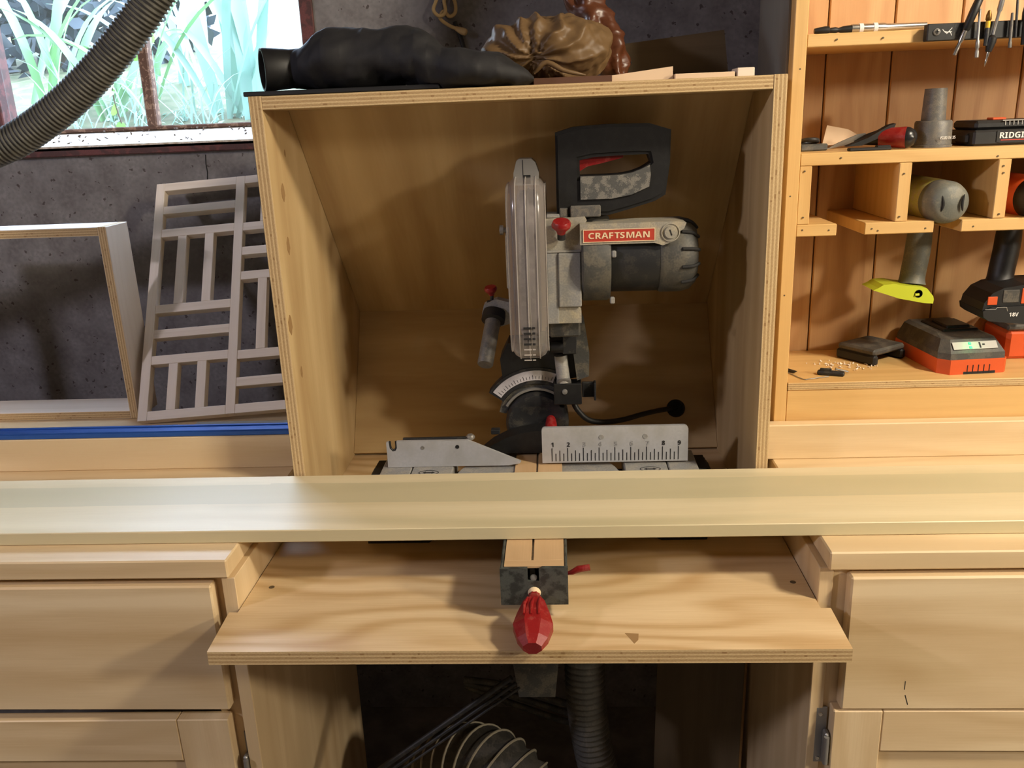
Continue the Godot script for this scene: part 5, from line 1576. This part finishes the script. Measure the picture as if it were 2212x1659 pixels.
	lpart(ad, "cuff", Vector3(0.600, ym, -0.155), Vector3.UP, [Vector2(0, 0), Vector2(0.0285, 0), Vector2(0.0285, 0.0035), Vector2(0.0272, 0.004), Vector2(0.0262, 0.036), Vector2(0.0245, 0.0385), Vector2(0.016, 0.0385)], M.greyplastic, 40)
	lpart(ad, "neck", Vector3(0.599, ym + 0.0385, -0.155), Vector3.UP, [Vector2(0.0172, 0), Vector2(0.0155, 0.046), Vector2(0.0138, 0.046), Vector2(0.0145, 0.02), Vector2(0, 0.02)], M.greyplastic, 36)
	lettering(ad, "moulded_lettering", "VSI80 IN 35", Vector3(0.6125, ym + 0.0135, -0.1298), 0.0042, M.white, Basis(Vector3.UP, 0.42))
	# battery pack
	battery(ym)
	# drills in the cubbies
	drill("cordless_drill", Vector3(0.612, 0.0, -0.105), "lime and grey cordless drill hanging by its grip in a cubby slot", M.drillgreen, M.drillgrey, M.lime, false)
	drill("cordless_drill", Vector3(0.752, 0.0, -0.105), "orange and black cordless drill hanging at the right edge", M.orange, M.black, M.orange, true)
	lower_shelf()

func battery(y: float) -> void:
	var b := thing("battery_pack", Vector3(0.70, y, -0.15), "black battery pack with white lettering on the middle shelf", "battery")
	bpart(b, "base", Vector3(0.648, y, -0.215), Vector3(0.775, y + 0.0225, -0.125), M.black, 0, 0.003)
	bpart(b, "upper_case", Vector3(0.652, y + 0.0225, -0.21), Vector3(0.77, y + 0.036, -0.132), M.black, 0, 0.004)
	bpart(b, "latch", Vector3(0.644, y + 0.003, -0.18), Vector3(0.655, y + 0.018, -0.14), M.rubber, 0, 0.003)
	bpart(b, "release_tab", Vector3(0.682, y + 0.036, -0.165), Vector3(0.702, y + 0.0395, -0.145), M.orange, 0, 0.001)
	var tm := mb()
	for k in 5: bx(tm, Vector3(0.694 + k * 0.006, y + 0.0285, -0.1325), Vector3(0.6955 + k * 0.006, y + 0.0345, -0.1312), 1, 0.0)
	bx(tm, Vector3(0.69, y + 0.0345, -0.1325), Vector3(0.74, y + 0.0362, -0.1305), 0, 0.0)
	part(b, "contacts", tm, M.steel)
	var pl := mb()
	pl.X = front(-0.1252)
	pl.prism(pv([0.681, y + 0.0055, 0.685, y + 0.004, 0.772, y + 0.004, 0.772, y + 0.021, 0.681, y + 0.021]), 0.0, 0.0012)
	var plate := part(b, "label_plate", pl, M.rubber)
	lettering(plate, "lettering", "RIDGID", Vector3(0.7065, y + 0.0142, -0.1238), 0.0084, M.white, Basis.from_scale(Vector3(1.1, 1, 1)), true)
	bpart(plate, "red_line", Vector3(0.687, y + 0.0070, -0.1241), Vector3(0.728, y + 0.0083, -0.1236), M.redlabel, 0, 0.0)

func drill(called: String, o: Vector3, label: String, body: Material, grip: Material, foot: Material, dark: bool) -> void:
	var t := thing(called, Vector3(o.x, 0.25, -0.15), label, "drill", "cordless drills in the cubbies")
	var ax := Vector3(-0.10, 0.02, -1.0).normalized()
	var c := Vector3(o.x, 0.3965, -0.092)
	lpart(t, "motor_cap", c, ax, [Vector2(0, -0.003), Vector2(0.022, -0.002), Vector2(0.0285, 0.004), Vector2(0.0315, 0.014), Vector2(0.0315, 0.038), Vector2(0.030, 0.040)], grip, 36)
	lpart(t, "body", c + ax * 0.038, ax, [Vector2(0.0305, 0), Vector2(0.032, 0.004), Vector2(0.032, 0.09), Vector2(0.026, 0.11), Vector2(0.02, 0.13), Vector2(0.0, 0.13)], body, 36)
	for x in [-0.0135, 0.0135]:  # dark strips on the cap imitate the shade in its vents
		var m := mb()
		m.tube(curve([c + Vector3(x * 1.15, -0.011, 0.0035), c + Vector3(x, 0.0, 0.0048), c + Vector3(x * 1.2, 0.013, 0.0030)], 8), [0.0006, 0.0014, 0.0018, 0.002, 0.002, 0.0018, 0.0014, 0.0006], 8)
		part(t, "painted_slot", m, M.holeshade)
	var gx := o.x + 0.001
	var gm := mb()
	gm.tube(curve([Vector3(gx, 0.372, -0.198), Vector3(gx, 0.345, -0.196), Vector3(gx - 0.002, 0.31, -0.194), Vector3(gx - 0.007, 0.275, -0.191), Vector3(gx - 0.009, 0.258, -0.188)], 16), [0.0165, 0.017, 0.0175, 0.018, 0.0185, 0.019, 0.0195, 0.0195, 0.0195, 0.0195, 0.0195, 0.0195, 0.0195, 0.020, 0.021, 0.022], 22)
	part(t, "grip", gm, grip)
	if not dark:
		var f := mb()
		f.X = Transform3D(Basis(Vector3(0, 1, 0), 0.1), Vector3(0, 0, 0))
		f.X = Transform3D(Basis(), Vector3(gx - 0.021, 0.250, -0.180))
		f.prism(pv([-0.060, 0.006, -0.052, 0.0095, -0.044, 0.0145, -0.028, 0.0155, -0.010, 0.012, 0.012, 0.010, 0.024, 0.007, 0.035, -0.006, 0.0365, -0.0115, 0.036, -0.018, 0.022, -0.017, -0.018, -0.0085, -0.045, 0.001]), -0.03, 0.025)
		var ft := part(t, "foot", f, foot)
		lpart(ft, "hook_hole_shade", Vector3(gx - 0.0095, 0.2485, -0.1552), Vector3(0, 0, 1), [Vector2(0, 0.0002), Vector2(0.0058, 0.0002), Vector2(0.0062, 0.0006), Vector2(0.0068, 0.0)], M.holeshade, 18)  # dark disc on the foot stands for a shaded hole
		tpart(ft, "hook_pin", [Vector3(gx - 0.015, 0.2470, -0.1542), Vector3(gx - 0.009, 0.2475, -0.1542)], 0.0022, M.lime, 8)
		bpart(t, "badge", Vector3(o.x - 0.031, 0.386, -0.165), Vector3(o.x - 0.0275, 0.402, -0.14), M.black, 2, 0.001)
	else:
		lpart(t, "badge", c + Vector3(-0.012, 0.004, 0.0) + ax * 0.02, Vector3(-1, 0, 0.4), [Vector2(0, 0.0135), Vector2(0.009, 0.0135), Vector2(0.011, 0.01)], M.black, 18)
		lettering(t, "lettering", "RIDGID", Vector3(o.x - 0.022, 0.398, -0.0800), 0.0055, M.white, Basis(Vector3.UP, -0.7))
		# battery foot
		var f := mb()
		f.X = Transform3D(Basis(), Vector3(o.x - 0.03, 0.222, -0.16))
		f.prism(pv([-0.033, 0.004, -0.031, 0.016, -0.020, 0.031, -0.004, 0.039, 0.03, 0.044, 0.075, 0.045, 0.075, 0.012, -0.02, 0.010]), -0.035, 0.04)
		var ft := part(t, "foot", f, M.black)
		var g := mb()
		g.X = Transform3D(Basis(), Vector3(o.x - 0.03, 0.222, -0.16))
		g.prism(pv([-0.033, 0.0035, -0.031, -0.006, -0.022, -0.0125, 0.03, -0.018, 0.075, -0.02, 0.075, 0.0115, -0.02, 0.0095]), -0.04, 0.043)
		part(t, "battery", g, M.rubber)
		for q in [[-0.0265, 0.013, -0.012, 0.026], [-0.004, 0.016, 0.020, 0.036], [0.024, 0.014, 0.06, 0.038]]:
			bpart(ft, "side_panel", Vector3(o.x - 0.03 + q[0], 0.222 + q[1], -0.1205), Vector3(o.x - 0.03 + q[2], 0.222 + q[3], -0.1188), M.orange if q[0] != -0.004 else M.charger, 0, 0.001)
		lettering(t, "lettering", "18V", Vector3(o.x - 0.016, 0.2195, -0.1165), 0.006, M.white, Basis(), true)
		var ln := mb()
		ln.tube([Vector3(o.x - 0.06, 0.2285, -0.1168), Vector3(o.x - 0.044, 0.2285, -0.1168), Vector3(o.x - 0.042, 0.2315, -0.1168), Vector3(o.x - 0.028, 0.2315, -0.1168), Vector3(o.x - 0.026, 0.225, -0.1168)], 0.0004, 6)
		part(t, "outline", ln, M.ledpanel)

func lower_shelf() -> void:
	var y := 0.1222
	# black battery adaptor, turned on the shelf
	var a := thing("battery_adaptor", Vector3(0.56, y, -0.235), "flat black plastic tool base sitting on the plywood shelf by the charger", "tool base")
	var bs := Basis(Vector3.UP, 0.60)
	var m := mb()
	m.X = Transform3D(bs, Vector3(0.564, y, -0.232))
	m.box(Vector3(0, 0.0215, 0), Vector3(0.082, 0.011, 0.074), 0, 0.004)
	part(a, "top", m, M.charger)
	var m2 := mb()
	m2.X = Transform3D(bs, Vector3(0.564, y, -0.232))
	for q in [[-0.036, 0.0], [0.036, 0.0]]: m2.box(Vector3(q[0], 0.0085, 0), Vector3(0.012, 0.017, 0.078), 2, 0.003)
	m2.box(Vector3(0, 0.012, -0.02), Vector3(0.07, 0.01, 0.02), 0, 0.0)
	part(a, "sides", m2, M.rubber)
	# charger
	var c := thing("battery_charger", Vector3(0.69, y, -0.21), "grey and orange battery charger with a lit green light on the plywood shelf", "charger")
	var cb := Basis(Vector3.UP, 0.10)
	var o := Vector3(0.682, y, -0.205)
	var fr := Transform3D(cb, o)
	var base := mb()
	base.X = fr * Transform3D(Basis(Vector3(1, 0, 0), Vector3(0, 0, -1), Vector3(0, 1, 0)), Vector3.ZERO)
	base.prism(pv([-0.040, -0.082, 0.048, -0.082, 0.054, -0.076, 0.054, 0.075, -0.054, 0.075, -0.054, -0.066]), 0.0, 0.024)
	var bp := part(c, "base", base, M.orange)
	var nt := mb()  # dark bars imitate the shade in the charger openings
	nt.X = fr
	nt.box(Vector3(0.008, 0.002, 0.0815), Vector3(0.052, 0.0042, 0.0016), 0, 0.0)
	for k in 5: nt.box(Vector3(-0.012 + k * 0.009, 0.0085, 0.0822), Vector3(0.0012, 0.013, 0.0008), 1, 0.0)
	part(bp, "grille_shade", nt, M.holeshade)
	var up := mb()
	up.X = fr
	var rows := []
	for q in [[0.024, 0.054, 0.080, 0.014], [0.034, 0.054, 0.079, 0.014], [0.053, 0.044, 0.062, 0.010], [0.057, 0.036, 0.030, 0.008]]:
		var w: float = q[1]; var f: float = q[2]; var k: float = q[3]
		rows.append(PackedVector3Array([Vector3(-w, q[0], -0.070), Vector3(-w, q[0], f - k), Vector3(-w + k, q[0], f), Vector3(w - k * 0.4, q[0], f), Vector3(w, q[0], f - k), Vector3(w, q[0], -0.070)]))
	up.grid(rows, true, true, true)
	part(c, "case", up, M.charger)
	var tp := mb()
	tp.X = fr
	tp.box(Vector3(0.004, 0.0575, -0.012), Vector3(0.060, 0.006, 0.075), 0, 0.004)
	tp.box(Vector3(0.004, 0.0615, -0.008), Vector3(0.040, 0.006, 0.05), 0, 0.003)
	part(c, "dock", tp, M.black)
	var tilt := Basis(Vector3(1, 0, 0), -0.70)
	var lp := mb()
	lp.X = fr * Transform3D(tilt, Vector3(0.002, 0.0445, 0.0718))
	lp.box(Vector3.ZERO, Vector3(0.072, 0.013, 0.001), 0, 0.0)
	var panel := part(c, "light_panel", lp, M.ledpanel)
	for yy in [-0.0035, 0.0035]:
		var ld := mb()
		ld.X = fr * Transform3D(tilt, Vector3(-0.006, 0.0445, 0.0720))
		ld.box(Vector3(0, yy, 0.0006), Vector3(0.0045, 0.0042, 0.0012), 0, 0.0004)
		part(panel, "led", ld, M.led)
	var sy := mb()
	sy.X = fr * Transform3D(tilt, Vector3(0.012, 0.0445, 0.0720))
	sy.box(Vector3(-0.002, 0, 0.0004), Vector3(0.0025, 0.010, 0.0006), 0, 0.0)
	sy.box(Vector3(0.004, 0.001, 0.0004), Vector3(0.004, 0.0025, 0.0006), 0, 0.0)
	part(panel, "symbol", sy, M.ink)
	var gl := OmniLight3D.new()
	gl.name = "led_glow"
	c.add_child(gl)
	gl.position = fr * Vector3(-0.006, 0.050, 0.080) - c.position
	gl.light_color = Color(0.15, 1.0, 0.5)
	gl.light_energy = 0.0005
	gl.light_size = 0.004
	gl.shadow_enabled = true
	# orange tool at the right back
	var ot := thing("tool_case", Vector3(0.83, y, -0.24), "red-orange tool base at the back right of the plywood shelf", "case")
	bpart(ot, "body", Vector3(0.775, y, -0.286), Vector3(0.90, y + 0.05, -0.2), M.orange, 0, 0.006)
	bpart(ot, "rim", Vector3(0.772, y + 0.05, -0.287), Vector3(0.90, y + 0.06, -0.198), M.charger, 0, 0.003)
	# small odds and ends at the front
	var kf := thing("folding_knife", Vector3(0.468, y, -0.133), "small dark folding knife lying near the front of the plywood shelf", "knife")
	var km := mb()
	km.X = Transform3D(Basis(Vector3.UP, -0.35), Vector3(0.468, y + 0.0035, -0.134))
	km.box(Vector3.ZERO, Vector3(0.042, 0.007, 0.012), 0, 0.002)
	km.box(Vector3(-0.008, 0.005, 0.001), Vector3(0.018, 0.005, 0.006), 0, 0.001)
	part(kf, "body", km, M.darkmetal)
	var sc := thing("wood_screw", Vector3(0.486, y, -0.14), "small steel screw lying beside the folding knife", "screw")
	lpart(sc, "shaft", Vector3(0.476, y + 0.009, -0.138), Vector3(1, -0.25, 0), [Vector2(0, 0), Vector2(0.0028, 0), Vector2(0.0016, 0.002), Vector2(0.0016, 0.02), Vector2(0, 0.024)], M.steel, 8)
	var bd := mb()
	bd.X = Transform3D(Basis(Vector3.UP, -0.9), Vector3(0.4065, y + 0.002, -0.158))
	bd.prism(pv([-0.012, -0.002, 0.012, -0.001, 0.016, 0.002, 0.0, 0.003, -0.012, 0.003]), -0.002, 0.002)
	tag(part(self, "small_clip", bd, M.darkmetal), "small dark metal clip at the left end of the plywood shelf", "clip")
	tag(tpart(self, "wire_piece", curve([Vector3(0.404, y + 0.001, -0.150), Vector3(0.418, y + 0.001, -0.112), Vector3(0.430, y + 0.001, -0.113), Vector3(0.462, y + 0.001, -0.124)], 16), 0.0008, M.steel, 6), "thin bent wire lying along the front of the plywood shelf", "wire")
	var du := mb()
	for i in 60:
		var ang := rng.randf() * TAU
		var r := 0.012 + 0.05 * pow(rng.randf(), 1.5)
		du.X = Transform3D(Basis.from_euler(Vector3(rng.randf(), rng.randf() * 6, rng.randf())), Vector3(0.50 + cos(ang) * r, y + 0.0012, -0.185 + sin(ang) * r * 0.6))
		du.box(Vector3.ZERO, Vector3(rng.randf_range(0.0015, 0.004), 0.0012, 0.0018), 0, 0.0)
	var sd := part(self, "wood_crumbs", du, M.strip)
	tag(sd, "scattered wood crumbs in front of the black tool base", "crumbs")
	sd.set_meta("kind", "stuff")
